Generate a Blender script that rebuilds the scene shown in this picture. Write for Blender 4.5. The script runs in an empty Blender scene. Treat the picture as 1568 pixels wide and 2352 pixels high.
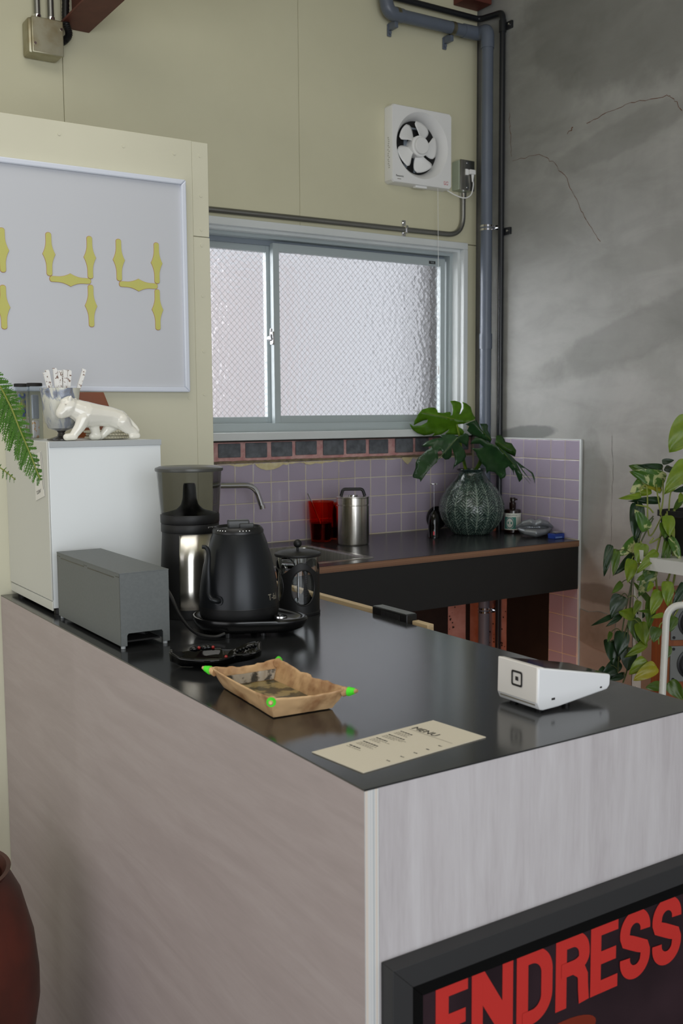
import bpy, bmesh, math, random
from mathutils import Vector, Matrix, geometry, noise
random.seed(7)
SC = bpy.context.scene
COL = SC.collection
PI = math.pi

# ------------------------------------------------------------------ camera
RW = Vector((0.83867, -0.5446, -0.00682)); UW = Vector((0.05792, 0.07674, 0.99537)); WW = Vector((0.54155, 0.83518, -0.09591))
cam = bpy.data.cameras.new('camera')
cam.sensor_fit = 'HORIZONTAL'; cam.sensor_width = 24.0
cam.lens = 24.0 * 2368.6 / 1568
cam.clip_start = 0.05; cam.clip_end = 100
cam.dof.use_dof = True; cam.dof.focus_distance = 2.3; cam.dof.aperture_fstop = 10.0
camo = bpy.data.objects.new('camera', cam); COL.objects.link(camo)
m3 = Matrix((RW, UW, -WW)).transposed()
camo.matrix_world = Matrix.Translation((0, 0, 1.34)) @ m3.to_4x4()
SC.camera = camo

# ------------------------------------------------------------------ light
w = bpy.data.worlds.new('sky'); SC.world = w; w.use_nodes = True
bg = w.node_tree.nodes['Background']
bg.inputs['Color'].default_value = (0.90, 0.93, 1.0, 1); bg.inputs['Strength'].default_value = 0.76

def area(name, loc, target, sx, sy, power, color):
    l = bpy.data.lights.new(name, 'AREA'); l.shape = 'RECTANGLE'; l.size = sx; l.size_y = sy
    l.energy = power; l.color = color
    o = bpy.data.objects.new(name, l); COL.objects.link(o); o.location = loc
    o.rotation_euler = (Vector(target) - Vector(loc)).to_track_quat('-Z', 'Y').to_euler()
    return o
area('storefront_daylight', (-0.3, -2.3, 1.25), (0.3, 3.0, 1.2), 3.0, 2.2, 74, (0.93, 0.97, 1.0))
area('side_daylight', (-2.1, 0.9, 0.95), (2.0, 1.9, 0.75), 2.2, 1.8, 20, (0.96, 0.96, 1.0))
area('ceiling_panel', (0.2, 1.1, 3.22), (0.2, 1.1, 0), 2.2, 2.0, 26, (1.0, 0.97, 0.92))
area('window_boost_light', (0.6, 5.2, 2.4), (2.5, 2.7, 1.35), 2.4, 2.4, 185, (0.95, 0.97, 1.0))  # added lamp outdoors, out of view, boosts window light on the concrete
hl = bpy.data.lights.new('low_warm_glow', 'POINT'); hl.energy = 4.5; hl.color = (1.0, 0.36, 0.14); hl.shadow_soft_size = 0.08
ho = bpy.data.objects.new('low_warm_glow', hl); COL.objects.link(ho); ho.location = (2.3, 2.86, 0.04)  # warm point lamp low under the worktop, source unknown

SC.view_settings.view_transform = 'Standard'; SC.view_settings.look = 'None'
SC.view_settings.gamma = 1.0; SC.view_settings.use_curve_mapping = False
SC.view_settings.exposure = 0.0

# ------------------------------------------------------------------ helpers
def lin(c):
    out = []
    for v in c[:3]:
        v /= 255.0
        out.append(v / 12.92 if v <= 0.04045 else ((v + 0.055) / 1.055) ** 2.4)
    return tuple(out) + (1.0,)

def new_mat(name):
    m = bpy.data.materials.new(name); m.use_nodes = True
    return m, m.node_tree, m.node_tree.nodes['Principled BSDF']

def N(nt, t, **kw):
    n = nt.nodes.new(t)
    for k, v in kw.items():
        setattr(n, k, v)
    return n

def ramp(nt, fac, stops):
    r = N(nt, 'ShaderNodeValToRGB')
    el = r.color_ramp.elements
    while len(el) < len(stops): el.new(0.5)
    for e, (p, c) in zip(el, stops):
        e.position = p; e.color = c
    nt.links.new(fac, r.inputs[0])
    return r.outputs[0]

def coords(nt, scale=(1, 1, 1), rot=(0, 0, 0)):
    tc = N(nt, 'ShaderNodeTexCoord'); mp = N(nt, 'ShaderNodeMapping')
    mp.inputs['Scale'].default_value = scale; mp.inputs['Rotation'].default_value = rot
    nt.links.new(tc.outputs['Object'], mp.inputs[0])
    return mp.outputs[0]

def nz(nt, vec, scale, detail=4, rough=0.55, dist=0.0):
    n = N(nt, 'ShaderNodeTexNoise'); n.inputs['Scale'].default_value = scale; n.inputs['Detail'].default_value = detail
    n.inputs['Roughness'].default_value = rough; n.inputs['Distortion'].default_value = dist
    nt.links.new(vec, n.inputs['Vector'])
    return n.outputs['Fac']

def bump(nt, b, h, strength, dist=0.002):
    n = N(nt, 'ShaderNodeBump'); n.inputs['Strength'].default_value = strength; n.inputs['Distance'].default_value = dist
    nt.links.new(h, n.inputs['Height']); nt.links.new(n.outputs[0], b.inputs['Normal'])

def M(name, col, rough=0.5, metal=0.0, col2=None, scale=8, stretch=(1, 1, 1), lo=0.35, hi=0.65, bmp=0, bscale=60, bdist=0.001, spec=0.5, coat=0, trans=0, ior=1.45, alpha=1, detail=4):
    m, nt, b = new_mat(name)
    b.inputs['Base Color'].default_value = lin(col); b.inputs['Roughness'].default_value = rough
    b.inputs['Metallic'].default_value = metal; b.inputs['Specular IOR Level'].default_value = spec
    b.inputs['Coat Weight'].default_value = coat; b.inputs['Coat Roughness'].default_value = 0.08
    b.inputs['Transmission Weight'].default_value = trans; b.inputs['IOR'].default_value = ior
    if col2 or bmp:
        v = coords(nt, stretch)
        if col2:
            nt.links.new(ramp(nt, nz(nt, v, scale, detail), [(lo, lin(col)), (hi, lin(col2))]), b.inputs['Base Color'])
        if bmp:
            bump(nt, b, nz(nt, v, bscale, 3), bmp, bdist)
    return m

def chain_world(o):
    mw = Matrix()
    while o is not None:
        mw = (Matrix.Translation(o.location) @ o.rotation_euler.to_matrix().to_4x4()) @ mw
        o = o.parent
    return mw

def finish(name, me, mat, parent=None, smooth=True, angle=35):
    for mm in (mat if isinstance(mat, (list, tuple)) else [mat]):
        me.materials.append(mm)
    if smooth and len(me.polygons):
        me.polygons.foreach_set('use_smooth', [True] * len(me.polygons))
        me.set_sharp_from_angle(angle=math.radians(angle))
    o = bpy.data.objects.new(name, me); COL.objects.link(o)
    if parent is not None: o.parent = parent
    return o

class MB:
    def __init__(s): s.bm = bmesh.new(); s.boxy = False
    def _mi(s, faces, mi):
        for f in faces: f.material_index = mi
    def face(s, pts, mi=0):
        f = s.bm.faces.new([s.bm.verts.new(p) for p in pts]); f.material_index = mi; return f
    def box(s, x0, x1, y0, y1, z0, z1, bev=0.0, seg=2, mi=0):
        t = bmesh.new()
        bmesh.ops.create_cube(t, size=1.0)
        for v in t.verts:
            v.co = Vector(((x0 + x1) / 2 + v.co.x * (x1 - x0), (y0 + y1) / 2 + v.co.y * (y1 - y0), (z0 + z1) / 2 + v.co.z * (z1 - z0)))
        if bev > 0:
            s.boxy = True
            bmesh.ops.bevel(t, geom=t.edges[:], offset=bev, segments=seg, affect='EDGES', profile=0.5)
        s.merge(t, mi); return s
    def merge(s, t, mi=0, mat=None):
        mp = {}
        for v in t.verts: mp[v] = s.bm.verts.new(mat @ v.co if mat else v.co)
        for f in t.faces:
            try:
                nf = s.bm.faces.new([mp[v] for v in f.verts]); nf.material_index = mi if mi else f.material_index
            except ValueError: pass
        t.free()
    def rings(s, rs, cap0=True, cap1=True, mi=0, close=False):
        vs = [[s.bm.verts.new(p) for p in r] for r in rs]
        n = len(vs[0]); L = len(vs)
        for i in range(L if close else L - 1):
            a, b = vs[i], vs[(i + 1) % L]
            for j in range(n):
                try: s.bm.faces.new((a[j], a[(j + 1) % n], b[(j + 1) % n], b[j])).material_index = mi
                except ValueError: pass
        if not close:
            if cap0: s.bm.faces.new(vs[0][::-1]).material_index = mi
            if cap1: s.bm.faces.new(vs[-1]).material_index = mi
        return s
    def tube(s, pts, r, n=12, mi=0, caps=True):
        pts = [Vector(p) for p in pts]
        k = len(pts); rs = r if isinstance(r, (list, tuple)) else [r] * k
        tang = []
        for i in range(k):
            d = pts[min(i + 1, k - 1)] - pts[max(i - 1, 0)]
            tang.append(d.normalized())
        ref = Vector((0, 0, 1)) if abs(tang[0].z) < 0.9 else Vector((1, 0, 0))
        u = tang[0].cross(ref).normalized(); rr = []
        for i in range(k):
            u = (u - tang[i] * u.dot(tang[i])).normalized(); v = tang[i].cross(u)
            rr.append([pts[i] + (u * math.cos(2 * PI * j / n) + v * math.sin(2 * PI * j / n)) * rs[i] for j in range(n)])
        return s.rings(rr, caps, caps, mi)
    def cyl(s, a, b, r, r2=None, n=32, mi=0): return s.tube([a, b], [r, r if r2 is None else r2], n, mi)
    def lathe(s, prof, c=(0, 0, 0), n=48, mi=0, cap0=True, cap1=True, axis='Z'):
        rr = []
        for r, z in prof:
            r = max(r, 1e-5); ring = []
            for j in range(n):
                a = 2 * PI * j / n; x, y = r * math.cos(a), r * math.sin(a)
                if axis == 'Z': ring.append(Vector((c[0] + x, c[1] + y, c[2] + z)))
                elif axis == 'Y': ring.append(Vector((c[0] + x, c[1] + z, c[2] - y)))
                else: ring.append(Vector((c[0] + z, c[1] + x, c[2] + y)))
            rr.append(ring)
        return s.rings(rr, cap0, cap1, mi)
    def prism(s, poly, fn, d0, d1, mi=0, bev=0):
        """poly: 2D outline, fn(u,v,d)->point, extruded from d0 to d1 (concave allowed)"""
        t = bmesh.new()
        vs = [t.verts.new(fn(u, v, d0)) for u, v in poly]
        f = t.faces.new(vs)
        r = bmesh.ops.extrude_face_region(t, geom=[f])
        off = Vector(fn(0, 0, d1)) - Vector(fn(0, 0, d0))
        for e in r['geom']:
            if isinstance(e, bmesh.types.BMVert): e.co += off
        if bev: s.boxy = True; bmesh.ops.bevel(t, geom=t.edges[:], offset=bev, segments=2, affect='EDGES', profile=0.5)
        bmesh.ops.triangulate(t, faces=[f for f in t.faces if len(f.verts) > 4])
        s.merge(t, mi); return s
    def sphere(s, c, r, n=16, sc=(1, 1, 1), mi=0):
        t = bmesh.new(); bmesh.ops.create_uvsphere(t, u_segments=n, v_segments=max(6, n // 2), radius=r)
        for v in t.verts: v.co = Vector((c[0] + v.co.x * sc[0], c[1] + v.co.y * sc[1], c[2] + v.co.z * sc[2]))
        s.merge(t, mi); return s
    def ico(s, c, r, sub=2):
        t = bmesh.new(); bmesh.ops.create_icosphere(t, subdivisions=sub, radius=r)
        for v in t.verts: v.co = v.co + Vector(c)
        s.merge(t); return s
    def build(s, name, mat, parent=None, world=True, smooth=True, angle=35, normals=True):
        if normals: bmesh.ops.recalc_face_normals(s.bm, faces=s.bm.faces[:])
        if parent is not None and world: s.bm.transform(chain_world(parent).inverted())
        me = bpy.data.meshes.new(name); s.bm.to_mesh(me); s.bm.free()
        return finish(name, me, mat, parent, smooth, min(angle, 20) if s.boxy else angle)

def tag(o, label=None, cat=None, group=None, kind=None):
    if label: o['label'] = label
    if cat: o['category'] = cat
    if group: o['group'] = group
    if kind: o['kind'] = kind
    return o

def thing(name, label, cat, loc=(0, 0, 0), rz=0.0, group=None):
    o = bpy.data.objects.new(name, None); COL.objects.link(o); o.empty_display_size = 0.05
    o.location = loc; o.rotation_euler = (0, 0, rz)
    return tag(o, label, cat, group)

def struct(o): o['kind'] = 'structure'; return o

def share(name, src, parent, loc, scale=None, rot=None):
    o = bpy.data.objects.new(name, src.data); COL.objects.link(o); o.parent = parent
    base = chain_world(parent).inverted() @ Vector(loc); o.location = base
    if scale: o.scale = scale
    if rot: o.rotation_euler = rot
    return o

def spline(pts, k=8):
    P = [Vector(p) for p in pts]; out = []
    for i in range(len(P) - 1):
        a = P[max(i - 1, 0)]; b = P[i]; c = P[i + 1]; d = P[min(i + 2, len(P) - 1)]
        for j in range(k):
            t = j / k
            out.append(0.5 * ((2 * b) + (c - a) * t + (2 * a - 5 * b + 4 * c - d) * t * t + (3 * b - a - 3 * c + d) * t ** 3))
    out.append(P[-1]); return out

def fillet(pts, r, k=8):
    P = [Vector(p) for p in pts]; out = [P[0]]
    for i in range(1, len(P) - 1):
        a = (P[i - 1] - P[i]); b = (P[i + 1] - P[i]); t = min(r, a.length * .49, b.length * .49)
        p0 = P[i] + a.normalized() * t; p2 = P[i] + b.normalized() * t
        for j in range(k + 1):
            s = j / k; out.append(p0 * (1 - s) ** 2 + P[i] * 2 * s * (1 - s) + p2 * s * s)
    out.append(P[-1]); return out

def text_mesh(name, txt, size, mat, parent, O, U, V, sx=1.0, depth=0.0, align='LEFT', offset=0.0, lift=0.0004):
    """flat lettering: O origin, U reading direction, V up direction (world)"""
    cu = bpy.data.curves.new(name, 'FONT'); cu.body = txt; cu.size = size; cu.align_x = align; cu.offset = offset; cu.resolution_u = 3
    tmp = bpy.data.objects.new(name, cu); COL.objects.link(tmp)
    me = bpy.data.meshes.new_from_object(tmp.evaluated_get(bpy.context.evaluated_depsgraph_get()))
    bpy.data.objects.remove(tmp)
    U = Vector(U).normalized(); V = Vector(V).normalized(); Wn = U.cross(V)
    O = Vector(O) + Wn * lift
    inv = chain_world(parent).inverted()
    for v in me.vertices:
        v.co = inv @ (O + U * v.co.x * sx + V * v.co.y)
    return finish(name, me, mat, parent, smooth=False)

def voxel(name, mb, mat, parent, size, smooth_it=6, world=True):
    """melt overlapping solids of one bmesh into a single continuous skin"""
    bm = mb.bm
    if world and parent is not None: bm.transform(chain_world(parent).inverted())
    me = bpy.data.meshes.new(name); bm.to_mesh(me); bm.free()
    tmp = bpy.data.objects.new(name, me); COL.objects.link(tmp)
    r = tmp.modifiers.new('r', 'REMESH'); r.mode = 'VOXEL'; r.voxel_size = size
    s = tmp.modifiers.new('s', 'SMOOTH'); s.iterations = smooth_it; s.factor = 0.5
    out = bpy.data.meshes.new_from_object(tmp.evaluated_get(bpy.context.evaluated_depsgraph_get()))
    bpy.data.objects.remove(tmp)
    return finish(name, out, mat, parent, True, 60)

def limb(mb, pts, radii, k=7, sub=2):
    P = [Vector(p) for p in pts]
    for i in range(len(P) - 1):
        for j in range(k + 1):
            t = j / k
            mb.ico(P[i].lerp(P[i + 1], t), radii[i] + (radii[i + 1] - radii[i]) * t, sub)
# ------------------------------------------------------------------ materials
m_cream = M('cream_paint', (219, 215, 186), 0.6, col2=(214, 210, 181), scale=2.5, bmp=0.08, bscale=180)
m_board = M('partition_paint', (207, 204, 182), 0.6, col2=(203, 200, 178), scale=3, bmp=0.08, bscale=180)
m_white = M('white_plastic', (244, 244, 243), 0.35)
m_trim = M('white_trim', (222, 226, 226), 0.45, col2=(214, 219, 219), scale=4)
m_alu = M('painted_aluminium', (176, 186, 188), 0.4, spec=0.5)
m_alu_dark = M('grey_channel', (138, 148, 158), 0.45)
m_steel = M('brushed_steel', (190, 188, 182), 0.28, 1.0, col2=(165, 163, 158), scale=60, stretch=(1, 1, 0.03))
m_steelfront, nt, b = new_mat('polished_steel_front')
b.inputs['Base Color'].default_value = lin((226, 222, 214)); b.inputs['Metallic'].default_value = 1; b.inputs['Roughness'].default_value = 0.24; b.inputs['Anisotropic'].default_value = 0.9; b.inputs['Anisotropic Rotation'].default_value = 0.25
tn = N(nt, 'ShaderNodeTangent', direction_type='RADIAL', axis='Z'); nt.links.new(tn.outputs[0], b.inputs['Tangent'])
m_chrome = M('chrome', (225, 225, 228), 0.07, 1.0)
m_galv = M('galvanised_steel', (170, 168, 152), 0.42, 1.0, col2=(140, 132, 108), scale=9)
m_boxsteel = M('old_zinc_plate', (176, 172, 150), 0.42, 0.8, col2=(148, 134, 98), scale=14, lo=.4, hi=.75)
m_conduit = M('conduit_steel', (150, 150, 146), 0.38, 0.9)
m_greybox = M('grey_box_paint', (104, 108, 108), 0.5, col2=(99, 103, 103), scale=200, bmp=0.06, bscale=900)
m_black = M('black_plastic', (24, 24, 25), 0.38)
m_blackmatt = M('black_matte', (20, 20, 21), 0.5)
m_blackgloss = M('black_gloss', (9, 9, 10), 0.06, spec=0.5)
m_kettle = M('matte_black_steel', (36, 38, 41), 0.33, 0.5)
m_dark = M('dark_hollow', (30, 29, 29), 0.7)
m_lam = M('black_laminate', (42, 43, 44), 0.15, col2=(38, 39, 40), scale=30, spec=0.95, bmp=0.03, bscale=500)
m_lam2 = M('worktop_laminate', (46, 46, 49), 0.24, spec=0.9)
m_apron = M('apron_black', (36, 36, 36), 0.6)
m_pvc = M('grey_pvc', (104, 112, 126), 0.32, col2=(99, 107, 120), scale=5)
m_blkpipe = M('black_vinyl_pipe', (34, 36, 40), 0.3)
m_grout = M('grout', (214, 208, 194), 0.8, col2=(200, 188, 162), scale=7)
m_brick = M('charcoal_brick', (122, 126, 130), 0.85, col2=(98, 101, 105), scale=40, bmp=0.6, bscale=220, bdist=0.002)
m_mortar = M('pink_mortar', (224, 182, 176), 0.9, col2=(204, 146, 142), scale=38, bmp=0.7, bscale=90, bdist=0.003)
m_plaster = M('torn_plaster', (138, 122, 96), 0.9, col2=(108, 98, 80), scale=45, bmp=0.7, bscale=120, bdist=0.003)
m_cement = M('cream_adhesive', (205, 190, 142), 0.85, col2=(222, 212, 176), scale=40, bmp=0.5, bscale=90, bdist=0.003)
m_pinkwall = M('bare_pink_plaster', (188, 150, 142), 0.9, col2=(170, 128, 118), scale=14, bmp=0.4, bscale=80)
m_bitumen = M('black_adhesive', (22, 19, 18), 0.7, col2=(30, 25, 22), scale=18, bmp=0.3, bscale=60)
m_red_steel = M('red_oxide_steel', (98, 46, 38), 0.55, col2=(112, 60, 48), scale=12)
m_rust = M('rust_crack', (104, 62, 36), 0.9)
m_crackdark = M('dark_crack', (70, 66, 62), 0.9)
m_floor = M('dark_floor', (52, 38, 30), 0.6, col2=(42, 31, 25), scale=6)
m_ceiling = M('ceiling_paint', (186, 182, 152), 0.8)
m_wall_far = M('far_wall_paint', (150, 146, 136), 0.8)
m_ply_edge, nt, b = new_mat('plywood_edge')
v = coords(nt, (1, 1, 1)); sp = N(nt, 'ShaderNodeSeparateXYZ'); nt.links.new(v, sp.inputs[0])
wv = N(nt, 'ShaderNodeTexNoise'); wv.noise_dimensions = '1D'; wv.inputs['Scale'].default_value = 420; nt.links.new(sp.outputs['Z'], wv.inputs['W'])
nt.links.new(ramp(nt, wv.outputs['Fac'], [(0.38, lin((92, 62, 46))), (0.62, lin((168, 128, 100)))]), b.inputs['Base Color']); b.inputs['Roughness'].default_value = 0.6
m_rawply = M('raw_plywood', (206, 186, 150), 0.6, col2=(190, 166, 128), scale=30, stretch=(1, .1, 6))

def plywood(name, c1, c2, c3, stretch, rough=0.5):
    m, nt, b = new_mat(name)
    v = coords(nt, stretch)
    a = nz(nt, v, 3.0, 6, 0.6, 0.8); f = nz(nt, v, 26, 4, 0.6, 0.3)
    mx = N(nt, 'ShaderNodeMath', operation='MULTIPLY_ADD'); nt.links.new(f, mx.inputs[0]); mx.inputs[1].default_value = 0.35
    nt.links.new(a, mx.inputs[2])
    nt.links.new(ramp(nt, mx.outputs[0], [(0.45, lin(c1)), (0.66, lin(c2)), (0.86, lin(c3))]), b.inputs['Base Color'])
    b.inputs['Roughness'].default_value = rough
    bump(nt, b, f, 0.06, 0.0006)
    return m
m_ply_side = plywood('washed_plywood_side', (170, 157, 155), (176, 163, 161), (182, 170, 168), (9, 1.0, 9))
m_ply_end = plywood('washed_plywood_end', (176, 170, 172), (188, 183, 185), (196, 192, 194), (8, 9, 0.8))
m_ply_strip, nt, b = new_mat('washed_ply_endgrain')
v = coords(nt); sp = N(nt, 'ShaderNodeSeparateXYZ'); nt.links.new(v, sp.inputs[0])
wv = N(nt, 'ShaderNodeTexNoise'); wv.noise_dimensions = '1D'; wv.inputs['Scale'].default_value = 230; nt.links.new(sp.outputs['X'], wv.inputs['W'])
nt.links.new(ramp(nt, wv.outputs['Fac'], [(0.35, lin((172, 176, 178))), (0.5, lin((205, 205, 204))), (0.68, lin((206, 192, 178)))]), b.inputs['Base Color']); b.inputs['Roughness'].default_value = 0.6

# lilac glazed tile, per-object tone
m_tile, nt, b = new_mat('lilac_tile')
oi = N(nt, 'ShaderNodeObjectInfo')
nt.links.new(ramp(nt, oi.outputs['Random'], [(0, lin((170, 159, 177))), (1, lin((178, 167, 185)))]), b.inputs['Base Color'])
b.inputs['Roughness'].default_value = 0.16; b.inputs['Coat Weight'].default_value = 0.3
v = coords(nt); bump(nt, b, nz(nt, v, 14, 2), 0.05, 0.002)

# concrete with stains and darker zones
m_conc, nt, b = new_mat('bare_concrete')
v = coords(nt)
n1 = nz(nt, v, 1.1, 6, 0.6, 0.6); n2 = nz(nt, coords(nt, (1, 1, 2.6)), 3.2, 5, 0.6, 0.4); n3 = nz(nt, v, 90, 3)
c1 = ramp(nt, n1, [(0.32, lin((146, 146, 142))), (0.66, lin((172, 172, 168)))])
def mixc(nt, fac, a, bcol, mode='MIX'):
    mx = N(nt, 'ShaderNodeMix', data_type='RGBA', blend_type=mode)
    if hasattr(fac, 'links'): nt.links.new(fac, mx.inputs[0])
    else: mx.inputs[0].default_value = fac
    nt.links.new(a, mx.inputs[6])
    if hasattr(bcol, 'links'): nt.links.new(bcol, mx.inputs[7])
    else: mx.inputs[7].default_value = bcol
    return mx.outputs[2]
c2 = ramp(nt, n2, [(0.38, (0.78, 0.78, 0.77, 1)), (0.62, (1, 1, 1, 1))])
col = mixc(nt, 0.75, c1, c2, 'MULTIPLY')
sp = N(nt, 'ShaderNodeSeparateXYZ'); nt.links.new(v, sp.inputs[0])
def blob(y, z, ry, rz, slope, strength, colour):
    global col
    def mth(op, a, bb):
        n = N(nt, 'ShaderNodeMath', operation=op)
        for i, q in enumerate((a, bb)):
            if hasattr(q, 'links'): nt.links.new(q, n.inputs[i])
            else: n.inputs[i].default_value = q
        return n.outputs[0]
    dy = mth('SUBTRACT', sp.outputs['Y'], y)
    dz = mth('SUBTRACT', mth('SUBTRACT', sp.outputs['Z'], z), mth('MULTIPLY', dy, slope))
    e = mth('ADD', mth('POWER', mth('ABSOLUTE', mth('DIVIDE', dy, ry), 0), 2.0), mth('POWER', mth('ABSOLUTE', mth('DIVIDE', dz, rz), 0), 2.0))
    e = mth('ADD', e, mth('MULTIPLY', mth('SUBTRACT', nz(nt, v, 9, 5), 0.5), 1.6))
    mk = N(nt, 'ShaderNodeMapRange'); mk.inputs['From Min'].default_value = 1.15; mk.inputs['From Max'].default_value = 0.7
    mk.inputs['To Min'].default_value = 0; mk.inputs['To Max'].default_value = strength
    nt.links.new(e, mk.inputs['Value'])
    col = mixc(nt, mk.outputs[0], col, lin(colour))
blob(3.06, 1.255, 0.17, 0.03, -0.05, 0.7, (104, 107, 105))
blob(2.45, 1.62, 0.55, 0.09, -0.28, 0.32, (108, 107, 105))
blob(2.6, 2.3, 0.35, 0.06, -0.15, 0.25, (104, 104, 101))
blob(2.72, 1.02, 0.10, 0.22, 0.0, 0.35, (92, 90, 84))
blob(2.66, 0.66, 0.16, 0.04, 0.0, 0.5, (84, 74, 64))
blob(2.6, 2.75, 0.5, 0.3, 0.1, 0.35, (96, 95, 92))  # darker zone across the upper wall
nt.links.new(col, b.inputs['Base Color']); b.inputs['Roughness'].default_value = 0.75
bump(nt, b, n3, 0.12, 0.001)

# hammered wired glass
m_glass, nt, b = new_mat('hammered_glass')
b.inputs['Base Color'].default_value = (0.97, 0.97, 0.98, 1); b.inputs['Roughness'].default_value = 0.12
b.inputs['Transmission Weight'].default_value = 1.0; b.inputs['IOR'].default_value = 1.3
v = coords(nt)
vo = N(nt, 'ShaderNodeTexVoronoi', feature='SMOOTH_F1'); vo.inputs['Scale'].default_value = 62; vo.inputs['Smoothness'].default_value = 0.6; nt.links.new(v, vo.inputs['Vector'])
bump(nt, b, vo.outputs['Distance'], 1.0, 0.005)
tb = N(nt, 'ShaderNodeBsdfTransparent'); mxs = N(nt, 'ShaderNodeMixShader'); mxs.inputs[0].default_value = 0.35
nt.links.new(b.outputs[0], mxs.inputs[1]); nt.links.new(tb.outputs[0], mxs.inputs[2]); nt.links.new(mxs.outputs[0], nt.nodes['Material Output'].inputs['Surface'])

def clear(name, col, rough=0.02, ior=1.2, dens=1.0):
    m, nt, b = new_mat(name)
    b.inputs['Base Color'].default_value = lin(col); b.inputs['Roughness'].default_value = rough
    b.inputs['Transmission Weight'].default_value = 1.0; b.inputs['IOR'].default_value = ior
    return m
m_clear = clear('clear_glass', (240, 243, 243), 0.01, 1.45)
m_acryl = clear('clear_acrylic', (232, 236, 238), 0.01, 1.1)
m_smoke = clear('smoked_plastic', (188, 188, 185), 0.02, 1.1)
m_redglass = clear('red_glass', (255, 112, 76), 0.05, 1.12)
m_amber = clear('amber_acrylic', (150, 76, 34), 0.08, 1.1)
m_beads = M('beaded_glass', (214, 209, 188), 0.12, coat=0.4)

def leafmat(name, c1, c2, pale=None, transl=0.35, rough=0.32):
    m, nt, b = new_mat(name)
    v = coords(nt)
    c = ramp(nt, nz(nt, v, 30, 3), [(0.35, lin(c1)), (0.65, lin(c2))])
    if pale:
        f = N(nt, 'ShaderNodeMapRange'); f.inputs['From Min'].default_value = 0.5; f.inputs['From Max'].default_value = 0.58
        nt.links.new(nz(nt, coords(nt, (1, 1, 1)), 26, 4, 0.6, 1.0), f.inputs['Value'])
        c = mixc(nt, f.outputs[0], c, lin(pale))
    nt.links.new(c, b.inputs['Base Color']); b.inputs['Roughness'].default_value = rough
    t = N(nt, 'ShaderNodeBsdfTranslucent'); nt.links.new(c, t.inputs['Color'])
    mx = N(nt, 'ShaderNodeMixShader'); mx.inputs[0].default_value = transl
    out = nt.nodes['Material Output']
    nt.links.new(b.outputs[0], mx.inputs[1]); nt.links.new(t.outputs[0], mx.inputs[2]); nt.links.new(mx.outputs[0], out.inputs['Surface'])
    return m
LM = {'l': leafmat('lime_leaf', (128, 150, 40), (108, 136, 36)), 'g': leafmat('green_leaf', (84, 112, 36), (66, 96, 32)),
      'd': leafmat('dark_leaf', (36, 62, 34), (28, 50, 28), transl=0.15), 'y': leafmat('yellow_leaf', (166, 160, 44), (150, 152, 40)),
      'v': leafmat('variegated_leaf', (80, 118, 44), (66, 104, 38), (188, 194, 136))}
m_monl = leafmat('monstera_bright', (104, 150, 36), (88, 132, 28), transl=0.5)
m_mond = leafmat('monstera_dark', (44, 80, 42), (34, 66, 36), transl=0.2, rough=0.28)
m_fern = leafmat('fern_leaf', (92, 140, 52), (72, 120, 44), transl=0.4, rough=0.5)
m_vine = M('vine_stem', (122, 132, 56), 0.5)
m_vinedark = M('dark_vine_stem', (62, 72, 34), 0.5)
m_panther = M('cream_ceramic', (232, 229, 218), 0.14, coat=0.5)
m_paper = M('paper', (232, 230, 222), 0.7)
m_ink = M('ink', (40, 38, 38), 0.7)
m_greyink = M('grey_ink', (122, 116, 104), 0.8)
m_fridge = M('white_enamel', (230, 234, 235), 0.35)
m_fridge_shade = M('white_enamel_shade', (208, 208, 200), 0.4)  # same enamel toned down: shade of the left side put into the colour
m_fridgetrim = M('grey_trim', (176, 180, 182), 0.4)
m_wb = M('whiteboard_face', (196, 198, 203), 0.45)
m_wbframe = M('whiteboard_frame', (214, 219, 230), 0.28)
m_yel = M('yellow_magnet', (192, 189, 104), 0.6)
m_yeledge = M('magnet_edge', (176, 120, 84), 0.6)
m_fillet = M('poster_fillet', (10, 10, 10), 0.8, spec=0.1)
m_posterframe = M('poster_frame', (44, 44, 45), 0.55)
m_poster = M('poster_print', (58, 42, 48), 0.25, col2=(26, 20, 24), scale=3, coat=0.4)
m_posterred = M('poster_red', (190, 50, 45), 0.35, coat=0.2)
m_term = M('terminal_white', (226, 227, 229), 0.22)
m_termwarm = M('terminal_cap', (224, 220, 215), 0.35)
m_card = M('menu_card', (216, 208, 190), 0.6)
m_kraft = M('tray_leather', (216, 178, 132), 0.45, col2=(136, 86, 50), scale=20, lo=.45, hi=.72)
m_green = M('neon_green_thread', (84, 232, 48), 0.7)
m_camo = M('printed_lining', (150, 132, 88), 0.35, col2=(70, 66, 48), scale=28, lo=.47, hi=.53, coat=0.2)
m_redspot = M('red_glaze', (150, 20, 16), 0.1, coat=0.5)
m_lips = M('silver_paint', (142, 146, 151), 0.3, 0.5)
m_bottle = M('amber_bottle', (34, 18, 14), 0.1, coat=0.4)
m_label = M('bottle_label', (226, 228, 218), 0.5)
m_teal = M('label_teal', (70, 140, 128), 0.5)
m_blue = M('blue_box', (40, 66, 150), 0.35)
m_speaker = M('orange_wood_veneer', (150, 84, 40), 0.4, col2=(124, 64, 30), scale=7, stretch=(8, 8, .6))
m_baffle = M('grey_baffle', (120, 122, 120), 0.5)
m_whitesteel = M('white_powder_steel', (200, 199, 193), 0.35)
m_soil = M('soil', (52, 42, 32), 0.95, bmp=0.8, bscale=80, bdist=0.004)
m_pot = M('red_brown_jar', (54, 24, 17), 0.4, col2=(80, 32, 21), scale=7)
m_liquid = M('dark_liquid', (18, 14, 12), 0.2)
m_redled = M('red_window', (210, 40, 60), 0.3)

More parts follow.
